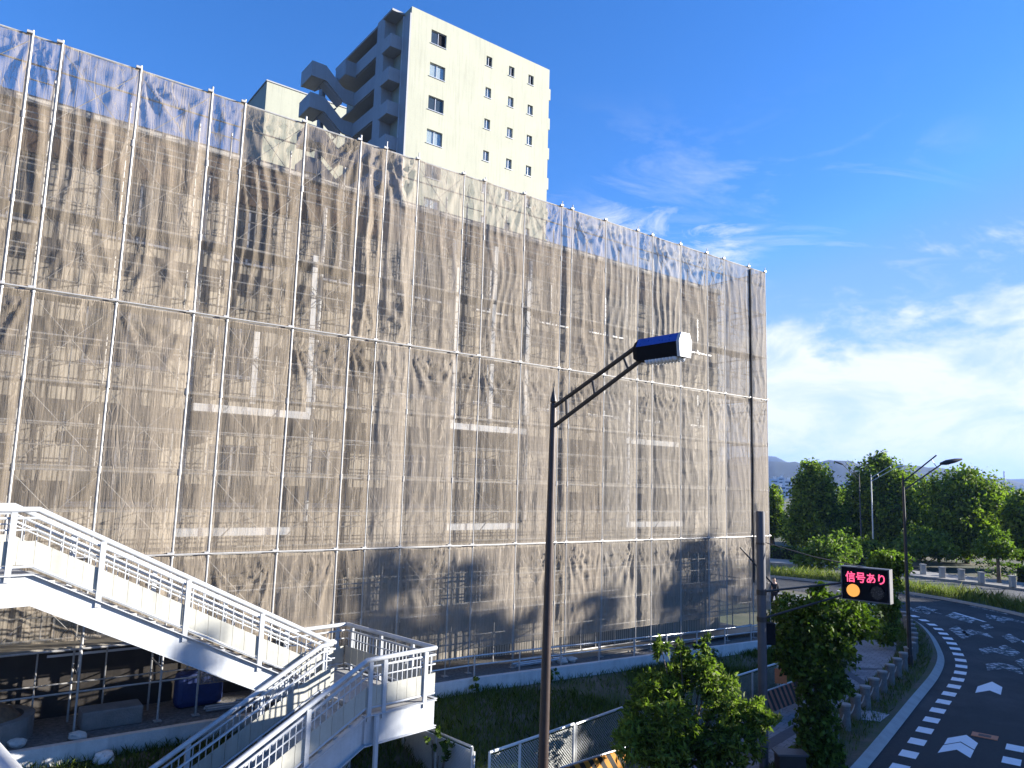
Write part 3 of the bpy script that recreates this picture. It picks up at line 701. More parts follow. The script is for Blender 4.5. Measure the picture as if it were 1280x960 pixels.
def stringer(pa, pb, side, h=.46):
    up = Z; d = (pb - pa).normalized()
    q = MB(); q.prism([pa - up * h, pb - up * h, pb, pa], side * .02)
    for k in (0, -h): q.prism([pa + up * (k - .008) - side * .05, pb + up * (k - .008) - side * .05, pb + up * (k - .008) + side * .09, pa + up * (k - .008) + side * .09], up * .018)
    q.build('stringer', WHITE, fb)
def floor_u(a): return ZD if a < A0 else (ZD - SLOPE * (a - A0) if a < A1 else ZLd)
def floor_l(a): return ZLd - SL2 * (A2 - a) if a < A2 else ZLd
for b, sg in ((0, 1), (-1.5, -1)):
    side = SN * sg
    end = LA if sg < 0 else A1
    pts = [S(-9, b, ZD), S(A0, b, ZD), S(A1, b, ZLd)] + ([S(LA - .05, b, ZLd)] if sg < 0 else [S(A1 + .1, b, ZLd)])
    posts = [S(a, b, floor_u(a)) for a in (-7.2, -5.7, -4.2, -2.78, -1.47, 0, 1.46, 2.9)] + ([S(4.2, b, ZLd)] if sg < 0 else [])
    railing(pts, side, posts, inf=.19)
    stringer(S(A0, b, ZD - .02), S(A1, b, ZLd - .02), side, .46); stringer(S(-9, b, ZD - .02), S(A0, b, ZD - .02), side, .46)
MB().box(S(-5.75, -.75, ZD - .06), (6.6, 1.44, .08), SD, SN, Z).build('deck', CONC, fb)
nst = 17
for i in range(nst):
    a = A0 + (A1 - A0) * (i + .5) / nst; z = ZD - (ZD - ZLd) * (i + 1) / nst
    q = MB().box(S(a, -.75, z), ((A1 - A0) / nst + .03, 1.44, .05), SD, SN, Z); q.box(S(a - (A1 - A0) / nst / 2, -.75, z + .08), (.012, 1.42, .13), SD, SN, Z); q.build('step', CONC, fb)
MB().box(S((A2 + LA) / 2 + .1, (LB0 + LB1) / 2, ZLd - .05), (LA - A2 - .2, LB1 - LB0 - .06, .08), SD, SN, Z).build('landing', CONC, fb)
stringer(S(A2 - .05, LB1, ZLd - .02), S(LA, LB1, ZLd - .02), SN, .52); stringer(S(LA, LB0, ZLd - .02), S(LA, LB1, ZLd - .02), SD, .52); stringer(S(A1, LB0, ZLd - .02), S(LA, LB0, ZLd - .02), -SN, .52)
railing([S(LA, LB0, ZLd), S(LA, LB1, ZLd)], SD, [S(LA, b, ZLd) for b in (-1.3, -.2, .9)])
railing([S(LA, LB1, ZLd), S(A2, LB1, ZLd), S(AEND, LB1, floor_l(AEND))], SN, [S(a, LB1, floor_l(a)) for a in (4.15, 3.15, 2.82, 1.55, .2, -1.1)])
stringer(S(AEND, LB1, floor_l(AEND) - .02), S(A2, LB1, ZLd - .02), SN, .5)
railing([S(A2 + .25, .12, ZLd), S(A2, .12, ZLd), S(AEND, .12, floor_l(AEND))], -SN, [S(a, .12, floor_l(a)) for a in (2.85, 1.55, .2, -1.1)])
stringer(S(AEND, .12, floor_l(AEND) - .02), S(A2, .12, ZLd - .02), -SN, .5)
nst = 14
for i in range(nst):
    a = A2 - (A2 - AEND) * (i + .5) / nst; z = ZLd - (ZLd - .16) * (i + 1) / nst
    q = MB().box(S(a, .9, z), ((A2 - AEND) / nst + .03, 1.5, .05), SD, SN, Z); q.box(S(a + (A2 - AEND) / nst / 2, .9, z + .08), (.012, 1.48, .13), SD, SN, Z); q.build('step', CONC, fb)
# inner handrails on the flights
for (b, fl_, a0, a1) in ((-1.38, floor_u, A0, A1), (-.12, floor_u, A0, A1), (1.55, floor_l, AEND, A2), (.26, floor_l, AEND, A2)):
    MB().path([S(a, b, fl_(a) + .72) for a in (a0, a1)], .02, 8).build('handrail', GALV, fb)
cl = MB(); cl.lathe(S(3.3, .2, .1), [(.20, 0), (.20, ZLd - .55)], 20); cl.build('column', WHITE, fb, smooth=True)
MB().box(S(3.4, .1, ZLd - .42), (.3, 2.9, .34), SD, SN, Z).build('crossbeam', WHITE, fb)
MB().path([S(2.95, LB1 + .1, ZLd - .02), S(2.95, LB1 + .12, ZLd - .7), S(2.95, LB1 + .12, .1)], .05, 8).build('drainpipe', WHITE, fb)
cl = MB(); cl.lathe(S(-5.5, -.75, 1.0), [(.25, 0), (.25, ZD - 1.5)], 20); cl.build('column', WHITE, fb, smooth=True)
# railing of the deck the view is taken from
p0 = at_z(-12, 938, 6.0); p1 = at_z(8, 962, 6.0); d = (p1 - p0).normalized()
hb = thing('bridge_railing', p0 - Z * 1.05, 'grey pipe handrail of the near footbridge deck at the lower left corner', 'railing')
MB().tube(p0 - d * 2.5, p1 + d * 1.2, .021, 12).build('handrail', GALV, hb, smooth=True)
for k in (-1.9, .9): MB().tube(p0 + d * k, p0 + d * k - Z * 1.05, .022, 8).build('post', GALV, hb)

# ------------------------------------------------------------------ street lamps
lp0 = V((.62, 11.6, .15))
lamp = thing('street_lamp', lp0, 'brown street lamp in the foreground with double bracket arm and blue topped head', 'street lamp')
MB().path([lp0, lp0 + Z * 1.2, V((.66, 11.6, 7.86))], [.095, .085, .048], 14).build('pole', BROWNM, lamp, smooth=True)
MB().lathe(lp0, [(.2, 0), (.2, .04), (.12, .06), (.11, .3)], 14).build('base_flange', BROWNM, lamp, smooth=True)
top = V((.66, 11.6, 7.86))
MB().path([top, top + Z * .03, top + Z * .06, top + Z * .27], [.03, .055, .05, .004], 10).build('finial', DARKM, lamp, smooth=True)
AD = V((.6, -.8, 0)).normalized()
h0 = at_y(800, 448, 10.0); h0 = at_y(800, 440, 9.95)
ua = V((.66, 11.6, 7.80)); ub = V((.66, 11.6, 7.49))
ha = at_y(795, 434, 10.2); hb_ = at_y(803, 449, 10.15)
MB().tube(ua, ha, .032, 10).build('arm', DARKM, lamp, smooth=True); MB().tube(ub, hb_, .032, 10).build('arm', DARKM, lamp, smooth=True)
for f in (.17, .5, .86): MB().tube(ua.lerp(ha, f), ub.lerp(hb_, f), .02, 8).build('strut', DARKM, lamp)
# head: faceted box along the arm direction
hs0 = at_y(796, 439, 10.2); hs1 = at_y(855, 430, 9.55); hd = (hs1 - hs0).normalized(); hx = hd.cross(Z).normalized(); hz = hx.cross(hd)
prof = [(-.10, .10), (.10, .10), (.16, .02), (.13, -.12), (-.13, -.12), (-.16, .02)]
def hp(f, k): return [hs0.lerp(hs1, f) + hx * x * k * .78 + hz * z * k * 1.4 for x, z in prof]
BLUEH = M('blue_lamp_cover', (.025, .07, .34), .3, .2, var=.15)
hm = MB(); a = hp(0, .7); b = hp(.12, 1); c_ = hp(.97, 1); n = 6
hm.add(a + b + c_, [tuple(range(5, -1, -1))] + [(r_ * n + i, r_ * n + (i + 1) % n, (r_ + 1) * n + (i + 1) % n, (r_ + 1) * n + i) for r_ in range(2) for i in range(n) if not (r_ == 1 and i in (0, 5, 1))])
hd_o = hm.build('lamp_head', BLACK, lamp)
hm = MB(); off = hz * .004; hm.prism([b[0], b[1], c_[1], c_[0]], off); hm.prism([b[5], b[0], c_[0], c_[5]], -hx * .004); hm.prism([b[1], b[2], c_[2], c_[1]], hx * .004)
hm.build('cover', BLUEH, hd_o)
hm = MB(); hm.prism(hp(.97, 1.04), hd * .05); hm.build('end_cap', WHITE, hd_o)
ln_ = MB()
for i in range(9):
    for j in (-1, 0, 1):
        q = hs0.lerp(hs1, .32 + i * .072) - hz * .168 + hx * j * .08; ln_.lathe(q, [(.035, 0), (.03, .03), (.012, .05)], 8, -hz)
ln_.build('lens', M('lens_plastic', (.6, .62, .66), .3, var=.05), hd_o)

def slim_lamp(base, ztop_, adir, L, rise, label, twin=True, m=DARKM):
    o = thing('street_lamp', base, label, 'street lamp', 'slim street lamps along the road')
    tp = V((base.x, base.y, ztop_))
    MB().path([base, tp], [.085, .045], 10).build('pole', m, o, smooth=True)
    MB().lathe(base, [(.17, 0), (.17, .03), (.10, .06), (.10, .4)], 12).build('base_flange', m, o)
    e = tp + adir * L + Z * rise
    MB().tube(tp - Z * .08, e, .03, 8).build('arm', m, o); e2 = e - Z * .30 + adir * .28
    MB().tube(tp - Z * .42, e2, .03, 8).build('arm', m, o)
    for f in (.3, .85): MB().tube((tp - Z * .08).lerp(e, f), (tp - Z * .42).lerp(e2, f), .014, 6).build('strut', m, o)
    hd_ = (e2 - (tp - Z * .42)).normalized(); hd_ = V((hd_.x, hd_.y, hd_.z * .35)).normalized()
    MB().path([e2 - hd_ * .1, e2 + hd_ * .15, e2 + hd_ * .55, e2 + hd_ * .85], [.05, .10, .085, .03], 8).build('lamp_head', m, o, smooth=True)
    MB().path([tp, tp + Z * .05, tp + Z * .3], [.02, .04, .004], 8).build('finial', m, o)
lr = at_z(1138, 833, .15)
slim_lamp(lr, 7.18, V((.93, .1, 0)), 1.55, 1.0, 'dark slim street lamp among the chained bollards right of the lit sign')
l2 = at_y(1092, 690, 72); l2.z = .1
slim_lamp(l2, 8.2, V((1, 0, 0)), 2.2, 1.3, 'pale street lamp with arm to the right before the park trees', m=GALV)
l3 = at_y(1077, 690, 76); l3.z = .1
slim_lamp(l3, 8.3, V((-.9, .1, 0)), 1.5, 1.5, 'grey street lamp with arm to the left before the park trees behind the sign', m=GREYP)

ml = F(-6.3, 0, 0) + V((sv.x, sv.y, 0)).normalized() * 20; ml.z = .12  # added unseen lamp, placed so that its shadow falls on the sheets
slim_lamp(ml, 8.9, D, 1.5, .9, 'added dark street lamp on the median, out of view to the right, casting a lamp shadow on the sheets')
# ------------------------------------------------------------------ LED traffic sign on grey pole
sp0 = at_y(955, 958, 18.4); sp0.z = .15
sg = thing('signal_warning_sign', sp0, 'black road sign with pink lettering and amber lamp on arms from a grey pole', 'road sign')
sgtop = at_y(948.5, 640, 18.4); spx = sp0
MB().tube(sp0, V((sp0.x, sp0.y, sgtop.z)), .105, 16).build('pole', GREYP, sg, smooth=True)
MB().tube(V((sp0.x, sp0.y, sgtop.z)), V((sp0.x, sp0.y, sgtop.z + .02)), .10, 16).build('pole_cap', GREYP, sg)
c1 = at_y(1054, 709, 18.75); c2 = at_y(1112, 712, 18.05); c3 = at_y(1055, 748, 18.75)
w_s = (V((c2.x, c2.y, 0)) - V((c1.x, c1.y, 0))).length; h_s = c1.z - c3.z
du = (V((c2.x, c2.y, 0)) - V((c1.x, c1.y, 0))).normalized(); dn = V((du.y, -du.x, 0))
ctr = (V((c1.x, c1.y, 0)) + V((c2.x, c2.y, 0))) / 2 + Z * ((c1.z + c2.z) / 2 - h_s / 2)
dsp = MB().box(ctr, (w_s, .22, h_s), du, dn, Z).build('display', BLACK, sg)
fr = MB()
fr.box(ctr + Z * (h_s / 2 + .012), (w_s + .05, .26, .024), du, dn, Z); fr.box(ctr + du * (w_s / 2 + .012), (.024, .26, h_s), du, dn, Z); fr.box(ctr - du * (w_s / 2 + .012), (.024, .26, h_s), du, dn, Z); fr.box(ctr - Z * (h_s / 2 + .012), (w_s + .05, .26, .024), du, dn, Z)
fr.build('frame', M('sign_frame', (.12, .12, .125), .5, .3), dsp)
fc = bpy.data.curves.new('lettering', 'FONT'); fc.body = '信号あり'; fc.size = .3; fc.align_x = 'CENTER'; fc.align_y = 'CENTER'; fc.offset = .006
fo = bpy.data.objects.new('lettering_source', fc); COL.objects.link(fo)
bpy.context.view_layer.update()
tm = bpy.data.meshes.new_from_object(fo.evaluated_get(bpy.context.evaluated_depsgraph_get()))
bpy.data.objects.remove(fo); bpy.data.curves.remove(fc)
xs = [v.co.x for v in tm.vertices]; ys = [v.co.y for v in tm.vertices]
cx, cy = (max(xs) + min(xs)) / 2, (max(ys) + min(ys)) / 2; kx = .84 * w_s / (max(xs) - min(xs)); ky = .34 * h_s / (max(ys) - min(ys))
o0 = WL[sg.name]
for v in tm.vertices:
    p = ctr + Z * (h_s * .21) + du * ((v.co.x - cx) * kx) + Z * ((v.co.y - cy) * ky) + dn * .118
    v.co = p - o0
to = bpy.data.objects.new('lettering', tm); COL.objects.link(to); tm.materials.clear(); tm.materials.append(glow('pink_led', (1, .09, .22), .5)); to.parent = dsp; WL[to.name] = o0
for k, m_, nm in ((-.26, glow('amber_led', (1, .42, .08), .32), 'amber_lamp'), (.26, M('unlit_lens', (.02, .02, .022), .25), 'unlit_lamp')):
    q = ctr + du * (w_s * k) - Z * (h_s * .22)
    MB().tube(q + dn * .105, q + dn * .13, .15, 24).build(nm, m_, dsp)
    q2 = MB(); arc = [q + (du * math.cos(x) + Z * math.sin(x)) * .17 + dn * .11 for x in np.linspace(.2, 2.94, 12)]
    q2.add(arc + [p + dn * .05 for p in arc], [(i, i + 1, 13 + i, 12 + i) for i in range(11)]); q2.build('visor', BLACK, dsp)
zc = ctr.z
pz = V((sp0.x, sp0.y, 0))
for z0, z1 in ((4.18, zc + .02), (3.55, zc - .22)):
    e = V((ctr.x, ctr.y, z1)) - du * (w_s * .3) - dn * .16
    MB().tube(pz + Z * z0, e, .026, 10).build('arm', DARKM, sg)
    MB().lathe(pz + Z * (z0 - .07), [(.118, 0), (.118, .12)], 16).build('clamp', DARKM, sg)
MB().bar(V((ctr.x, ctr.y, zc - .4)) - dn * .15 - du * .3, V((ctr.x, ctr.y, zc + .4)) - dn * .15 - du * .3, .06, .06).build('bracket', DARKM, sg)
MB().box(pz + V((.2, .05, 3.2)), (.22, .2, .5)).build('control_box', BLACK, sg, bevel=.01)
for z_ in (5.3,): MB().lathe(pz + Z * z_, [(.115, 0), (.115, .05)], 16).build('clamp', DARKM, sg)
MB().path([pz + Z * 5.35 + V((.1, 0, 0)), (pz + Z * 5.35).lerp(V((ctr.x, ctr.y, ctr.z + .55)), .5) - Z * .12, V((ctr.x, ctr.y, ctr.z + h_s / 2)) - dn * .1], .012, 5).build('stay_wire', DARKM, sg)

# ------------------------------------------------------------------ bollards with chains
bp = V((0, 0, 0)); ib = k_near((9.1, 20.3)); positions = []
while ib < k_near((21.6, 45)): positions.append(K(ib, -1.05, .155)); ib += 5
CH = M('rusty_chain', (.30, .29, .27), .6, .5)
for i, p in enumerate(positions[:18]):
    q = positions[i + 1] if i + 1 < len(positions) else None
    b = thing('bollard', p, 'log shaped concrete bollard, %s from the near end of the chained row beside the kerb' % ORD[i], 'bollard', 'chained log bollards beside the kerb')
    MB().lathe(p, [(.155, 0), (.15, .05), (.138, .35), (.145, .60), (.15, .63)], 14).build('post', CONCB, b, smooth=True)
    MB().lathe(p + Z * .63, [(.15, 0), (.165, .01), (.16, .05), (.10, .06)], 14).build('cap', M('bollard_cap', (.27, .265, .25), .9, var=.2, scale=9) if i == 0 else bpy.data.materials['bollard_cap'], b, smooth=True)
    if q is not None:
        c = MB(); a = p + Z * .5; e = q + Z * .5
        c.path([a.lerp(e, f) - Z * (.22 * 4 * f * (1 - f)) for f in np.linspace(0, 1, 9)], .018, 5); c.build('chain', CH, b)
i0 = k_near((19.6, 49.2)); WB = M('white_bollard_stone', (.36, .355, .33), .85, var=.15)
fb_pos = [at_z(x, y, .15) for x, y in ((1094, 711), (1112, 713), (1131, 715), (1154, 718), (1178, 722), (1202, 725), (1227, 729), (1266, 734))]
for i, p in enumerate(fb_pos):
    b = thing('stone_bollard', p, 'short pale stone bollard on the opposite sidewalk, %s from the left of its row' % ORD[i], 'bollard', 'pale stone bollards across the road')
    MB().box(p + Z * .38, (.36, .36, .76)).build('post', WB, b, bevel=.03); MB().box(p + Z * .80, (.42, .42, .08)).build('cap', WB, b, bevel=.02)
    if i + 1 < len(fb_pos):
        q = fb_pos[i + 1]; MB().path([(p + Z * .6).lerp(q + Z * .6, f) - Z * (.3 * 4 * f * (1 - f)) for f in np.linspace(0, 1, 7)], .02, 4).build('chain', CH, b)

# ------------------------------------------------------------------ chain link fences, barricades
def fence(name, pts, zb, zt, label, wire=.07, post_step=1.9, m=GALV, white=False):
    o = thing(name, V((pts[0].x, pts[0].y, zb)), label, 'fence')
    rail = MB().path([V((p.x, p.y, zt)) for p in pts], .03, 8); rail.build('top_rail', m, o, smooth=True)
    tot = 0; wm_ = MB(); rw = .0045
    for a, b in zip(pts[:-1], pts[1:]):
        a = V((a.x, a.y, 0)); b = V((b.x, b.y, 0)); L = (b - a).length; d = (b - a) / L; h = zt - zb - .1
        n = max(1, round(L / post_step))
        for i in range(n + (1 if b == V((pts[-1].x, pts[-1].y, 0)) else 0)):
            q = a + d * (L * i / n); MB().tube(q + Z * (zb - .2), q + Z * (zt + .01), .028, 8).build('post', m, o)
        s_ = d.cross(Z)
        x = -h
        while x < L:
            for sg_ in (1, -1):
                if sg_ > 0: xa, za, xb, zb_ = x, 0, x + h, h
                else: xa, za, xb, zb_ = x, h, x + h, 0
                f0 = max(0, -xa / (xb - xa)); f1 = min(1, (L - xa) / (xb - xa))
                if f1 <= f0: continue
                pa = a + d * (xa + (xb - xa) * f0) + Z * (zb + .04 + za + (zb_ - za) * f0); pb_ = a + d * (xa + (xb - xa) * f1) + Z * (zb + .04 + za + (zb_ - za) * f1)
                dd = (pb_ - pa).normalized(); nn_ = dd.cross(s_).normalized() * rw
                wm_.poly([pa - nn_, pb_ - nn_, pb_ + nn_, pa + nn_])
            x += wire
    wm_.build('wire_mesh', m, o)
    return o
fence('chain_link_fence', FENCE[1:], .2, 1.4, 'chain link fence with pale top rail between grass slope and sidewalk', m=GALV)
fence('chain_link_gate', [FENCE[0], FENCE[1] - (FENCE[1] - FENCE[0]).normalized() * .08], .2, 1.42, 'pale chain link gate panel left of the foreground lamp post', m=M('pale_fence_paint', (.62, .63, .6), .5, .2), post_step=.8)
WF = [at_z(505, 898, 1.5), at_z(590, 934, 1.5)]
f3 = fence('chain_link_fence', WF, .3, 1.5, 'chain link panel with white board behind it under the stair landing', post_step=1.4)
d = (WF[1] - WF[0]); d.z = 0; d.normalize(); sN = V((-d.y, d.x, 0))
MB().prism([V((WF[0].x, WF[0].y, .45)), V((WF[1].x, WF[1].y, .45)), V((WF[1].x, WF[1].y, 1.4)), V((WF[0].x, WF[0].y, 1.4))], sN * .03).build('backing_board', CONCW, f3).location += sN * .06
def barricade(pa, pb_, zb, zt, label, ca):
    a, b = at_z(*pa, zt), at_z(*pb_, zt); a.z = b.z = 0; d = (b - a).normalized(); n_ = V((d.y, -d.x, 0))
    o = thing('barricade', (a + b) / 2 + Z * .15, label, 'barricade')
    MB().box((a + b) / 2 + Z * (zt + zb) / 2, ((b - a).length, .04, zt - zb), d, n_, Z).build('striped_board', stripe_mat('barricade_stripes', tuple(d * .8 + Z * .6), ca, (.02, .018, .016), 1 / .22), o)
    MB().tube(a + Z * (zt + .03), b + Z * (zt + .03), .02).build('top_pipe', GALV, o)
    for q in (a + d * .12, b - d * .12):
        MB().tube(q - n_ * .03 + Z * .15, q - n_ * .03 + Z * zt, .02).build('leg', GALV, o); MB().box(q + Z * .17, (.06, .5, .04), d, n_, Z).build('foot', GALV, o)
barricade((700, 962), (781, 936), .35, .95, 'orange and black striped barricade below the fence beside the lamp post', (.65, .28, .03))
barricade((955, 866), (1010, 846), .35, .95, 'faded red and black striped barricade behind the ivy covered tree', (.40, .16, .10))
p = at_y(976, 845, 22.6); ob = thing('notice_board', V((p.x, p.y, .2)), 'small orange notice board standing against the fence beside the grey sign pole', 'sign')
MB().box(p, (.34, .03, .42)).build('panel', ORANGE, ob); MB().tube(V((p.x, p.y + .04, .2)), p + Y * .04 + Z * .2, .02).build('stake', GALV, ob)
p = at_y(988, 972, 17.9); ub_ = thing('utility_box', V((p.x, p.y, .15)), 'low dark utility box on the sidewalk at the foot of the ivy covered tree', 'box')
MB().box(V((p.x, p.y, .42)), (.6, .35, .5)).build('cabinet', DARKM, ub_, bevel=.01); MB().box(V((p.x, p.y - .005, .69)), (.7, .42, .04)).build('lid', GREYP, ub_)

# ------------------------------------------------------------------ clutter on the lot
g0 = gz(-23)
o = MB().prism([F(-22.85, -.05, g0), F(-21.75, -.05, g0), F(-21.75, -.05, g0 + .36), F(-22.85, -.05, g0 + .36)], -N * .55).build('concrete_block', CONCD, base=F(-22.3, -.3, g0), bevel=.03)
tag(o, 'long grey concrete block lying on the gravel under the stair flight', 'concrete block')
pl = thing('planter', F(-24.6, -.5, g0), 'round concrete planter ring with a mound of dry soil at the left edge', 'planter')
q = MB(); n = 36; c0 = F(-24.7, -.55, g0); R1, R2 = 1.1, .92
vs = []
for k in range(n):
    e = D * math.cos(2 * math.pi * k / n) + N * math.sin(2 * math.pi * k / n) * .8
    vs += [c0 + e * R1, c0 + e * R1 + Z * .42, c0 + e * R2 + Z * .42, c0 + e * R2 + Z * .2]
q.add(vs, [(4 * k + j, 4 * ((k + 1) % n) + j, 4 * ((k + 1) % n) + j + 1, 4 * k + j + 1) for k in range(n) for j in range(3)]); q.build('ring', CONCD, pl)
q = MB(); vs = []; m_ = 14
for j in range(7):
    for k in range(m_):
        rr = .95 * (1 - j / 6.01); e = D * math.cos(2 * math.pi * k / m_) + N * math.sin(2 * math.pi * k / m_) * .8
        vs.append(c0 + e * rr + Z * (.32 + .45 * (1 - (rr / .95) ** 2) + .07 * noise.noise(V((k * .9, j, 3)))))
q.add(vs, [(j * m_ + k, j * m_ + (k + 1) % m_, (j + 1) * m_ + (k + 1) % m_, (j + 1) * m_ + k) for j in range(6) for k in range(m_)] + [tuple(6 * m_ + k for k in range(m_))]); q.build('soil_mound', M('dry_soil', (.22, .15, .09), .95, var=.4, scale=9, bump=.8), pl, smooth=True)
def rock(c, r, name, label, m=STONE, seed=0):
    bm = bmesh.new(); bmesh.ops.create_icosphere(bm, subdivisions=3, radius=1)
    for v in bm.verts:
        k = 1 + .3 * noise.noise(v.co * 1.6 + V((seed, 0, 0))); v.co = V((v.co.x * r[0], v.co.y * r[1], v.co.z * r[2])) * k
    me = bpy.data.meshes.new(name); bm.to_mesh(me); bm.free(); me.materials.append(m); o = bpy.data.objects.new(name, me); COL.objects.link(o); o.location = c; WL[o.name] = V(c)
    return tag(o, label, 'rock')
c0 = F(-22.6, 1.05, slope_z(-22.6, 1.05) + .08); rock(c0, (.2, .16, .12), 'rock', 'small white rock lying in the grass against the low wall', seed=3)
o = MB().box(F(-20.5, -.75, gz(-20) + .38), (1.0, .4, .75), D, N, Z).build('tarp_bundle', BLUET, base=F(-20.5, -.75, gz(-20)), bevel=.12); tag(o, 'blue tarpaulin bundle standing inside the foot of the scaffold', 'tarpaulin')
for i, (t, o_) in enumerate(((-19.6, .05), (-18.9, -.1), (-11.3, .1))):
    q = MB()
    for k in range(4): q.tube(F(t - .9, o_ - .3 + k * .09, gz(t) + .05 + .06 * (k % 2)), F(t + .9, o_ - .2 + k * .07, gz(t) + .05 + .06 * (k % 2)), .024, 6)
    tag(q.build('pipe_pile', GALV, base=F(t, o_, gz(t))), ['short pile of loose scaffold pipes on gravel beside the blue tarpaulin', 'loose scaffold pipes lying on the gravel right of the blue tarpaulin', 'pile of loose pipes on the lot behind the foreground lamp pole'][i], 'pipes', 'loose scaffold pipes')

for i, (px, o_) in enumerate(((-23.9, .2), (-22.95, .35), (-19.4, .3), (-10.6, .15), (-10.2, .1))):
    rock(F(px, o_, gz(px) + .07), (.17, .12, .09), 'sandbag', ['pale sandbag on the gravel beside the planter ring', 'pale sandbag at the left end of the concrete block', 'pale sandbag on gravel in front of the loose pipes near the stairs', 'pale sandbag at the scaffold foot just right of the foreground lamp pole', 'second pale sandbag right of the lamp pole, farther from it'][i], M('bag_cloth', (.5, .5, .47), .9, var=.2, scale=12) if i == 0 else bpy.data.materials['bag_cloth'], seed=i * 7)['category'] = 'sandbag'
# ------------------------------------------------------------------ foliage
def leaf_mesh(name, m, parent, P, dirs, size, asp, base=None, curl=.25):
    """P (n,3) world leaf centres, dirs (n,3) leaf axes, size (n,)"""
    n = len(P); o0 = np.array(WL[parent.name] if parent is not None else base)
    a = dirs / (np.linalg.norm(dirs, axis=1, keepdims=True) + 1e-9)
    r = RNG.normal(size=(n, 3)); b = np.cross(a, r); b /= np.linalg.norm(b, axis=1, keepdims=True) + 1e-9
    c = np.cross(a, b); L = size[:, None]; Wd = L * asp
    v0 = P - a * L * .5; v1 = P + b * Wd * .5 + c * L * curl * .3; v2 = P + a * L * .5 - c * L * curl * .3; v3 = P - b * Wd * .5 + c * L * curl * .3
    vs = (np.stack([v0, v1, v2, v3], 1).reshape(-1, 3) - o0).astype(np.float32)
    me = bpy.data.meshes.new(name); me.vertices.add(4 * n); me.vertices.foreach_set('co', vs.ravel())
    me.loops.add(4 * n); me.loops.foreach_set('vertex_index', np.arange(4 * n, dtype=np.int32))
    me.polygons.add(n); me.polygons.foreach_set('loop_start', np.arange(0, 4 * n, 4, dtype=np.int32)); me.polygons.foreach_set('loop_total', np.full(n, 4, dtype=np.int32))
    me.update(calc_edges=True); me.materials.append(m)
    o = bpy.data.objects.new(name, me); COL.objects.link(o)
    if parent is not None: o.parent = parent
    else: o.location = tuple(o0)
    WL[o.name] = V(o0); return o
def clump_pts(clumps, n):
    """clumps: list of (centre, radii); points near the clump surfaces, in twig-like tufts"""
    w_ = np.array([(r[0] * r[1] + r[1] * r[2] + r[0] * r[2]) for c, r in clumps]); w_ = w_ / w_.sum()
    nt = max(1, n // 14); ci = RNG.choice(len(clumps), nt, p=w_)
    C = np.array([tuple(c) for c, r in clumps])[ci]; Rr = np.array([tuple(r) for c, r in clumps])[ci]
    d = RNG.normal(size=(nt, 3)); d /= np.linalg.norm(d, axis=1, keepdims=True)
    k = RNG.uniform(.45, 1.08, size=(nt, 1)) ** .6
    tips = C + d * Rr * k
    idx = RNG.integers(0, nt, n); rs = Rr.mean(axis=1)
    P = tips[idx] + RNG.normal(size=(n, 3)) * (rs[idx][:, None] * .16)
    out = d[idx] * .8 + RNG.normal(size=(n, 3)) * .7; out[:, 2] -= .15
    return P, out
def tree(name, base, clumps, n, leaf, m, label, cat='tree', asp=.5, trunk_r=.16, limbs=True, group=None, limb_cl=None):
    base = V(base); o = thing(name, base, label, cat, group)
    P, d = clump_pts(clumps, n); leaf_mesh('crown', m, o, P, d, RNG.uniform(.6, 1.3, n) * leaf, asp)
    cc = sum((V(c) for c, r in clumps), V((0, 0, 0))) / len(clumps); zl = min(c[2] - r[2] for c, r in clumps)
    t = MB(); fork = V((base.x, base.y, 0)).lerp(V((cc.x, cc.y, 0)), .4) + Z * max(base.z + .4, (zl + cc.z) / 2 * .9)
    t.path([base - Z * .1, base.lerp(fork, .5) + V((.04, .03, 0)), fork], [trunk_r * 1.25, trunk_r, trunk_r * .75], 10)
    if limbs:
        for c, r in (limb_cl or clumps):
            c = V(c); md = fork.lerp(c, .5) + V((random.uniform(-.1, .1), random.uniform(-.1, .1), .1)) * r[0]
            t.path([fork - Z * .1, md, c], [trunk_r * .55, trunk_r * .3, trunk_r * .1], 6)
    t.build('trunk', BARK, o, smooth=True); return o
L_NEAR = leaf_mat('near_leaves', (.018, .035, .006), (.22, .29, .05), .42)
L_IVY = leaf_mat('ivy_leaves', (.012, .026, .006), (.13, .19, .03))
L_PARK = leaf_mat('park_leaves', (.014, .030, .005), (.28, .36, .05), .34)
L_BUSH = leaf_mat('bush_leaves', (.03, .055, .01), (.19, .26, .05), .4)
L_HEDGE = leaf_mat('hedge_leaves', (.012, .025, .006), (.13, .19, .03))
def breakup(cl, k, f, seed):
    r_ = random.Random(seed); o = []
    for c, r in cl:
        if r[0] < .2: o.append((c, r)); continue
        for i in range(k):
            d_ = V((r_.gauss(0, 1), r_.gauss(0, 1), r_.gauss(0, 1))).normalized(); q = r_.uniform(.55, 1.0); ff = f * r_.uniform(.7, 1.35)
            o.append(((c[0] + d_.x * r[0] * q, c[1] + d_.y * r[1] * q, c[2] + d_.z * r[2] * q), (r[0] * ff, r[1] * ff, r[2] * ff * .8)))
    return o
def pc(x, y, d, r, ry=None, rz=None): return (tuple(at_y(x, y, d)), (r, r if ry is None else ry, r if rz is None else rz))
nb = at_y(850, 1010, 16.2); nb.z = .15
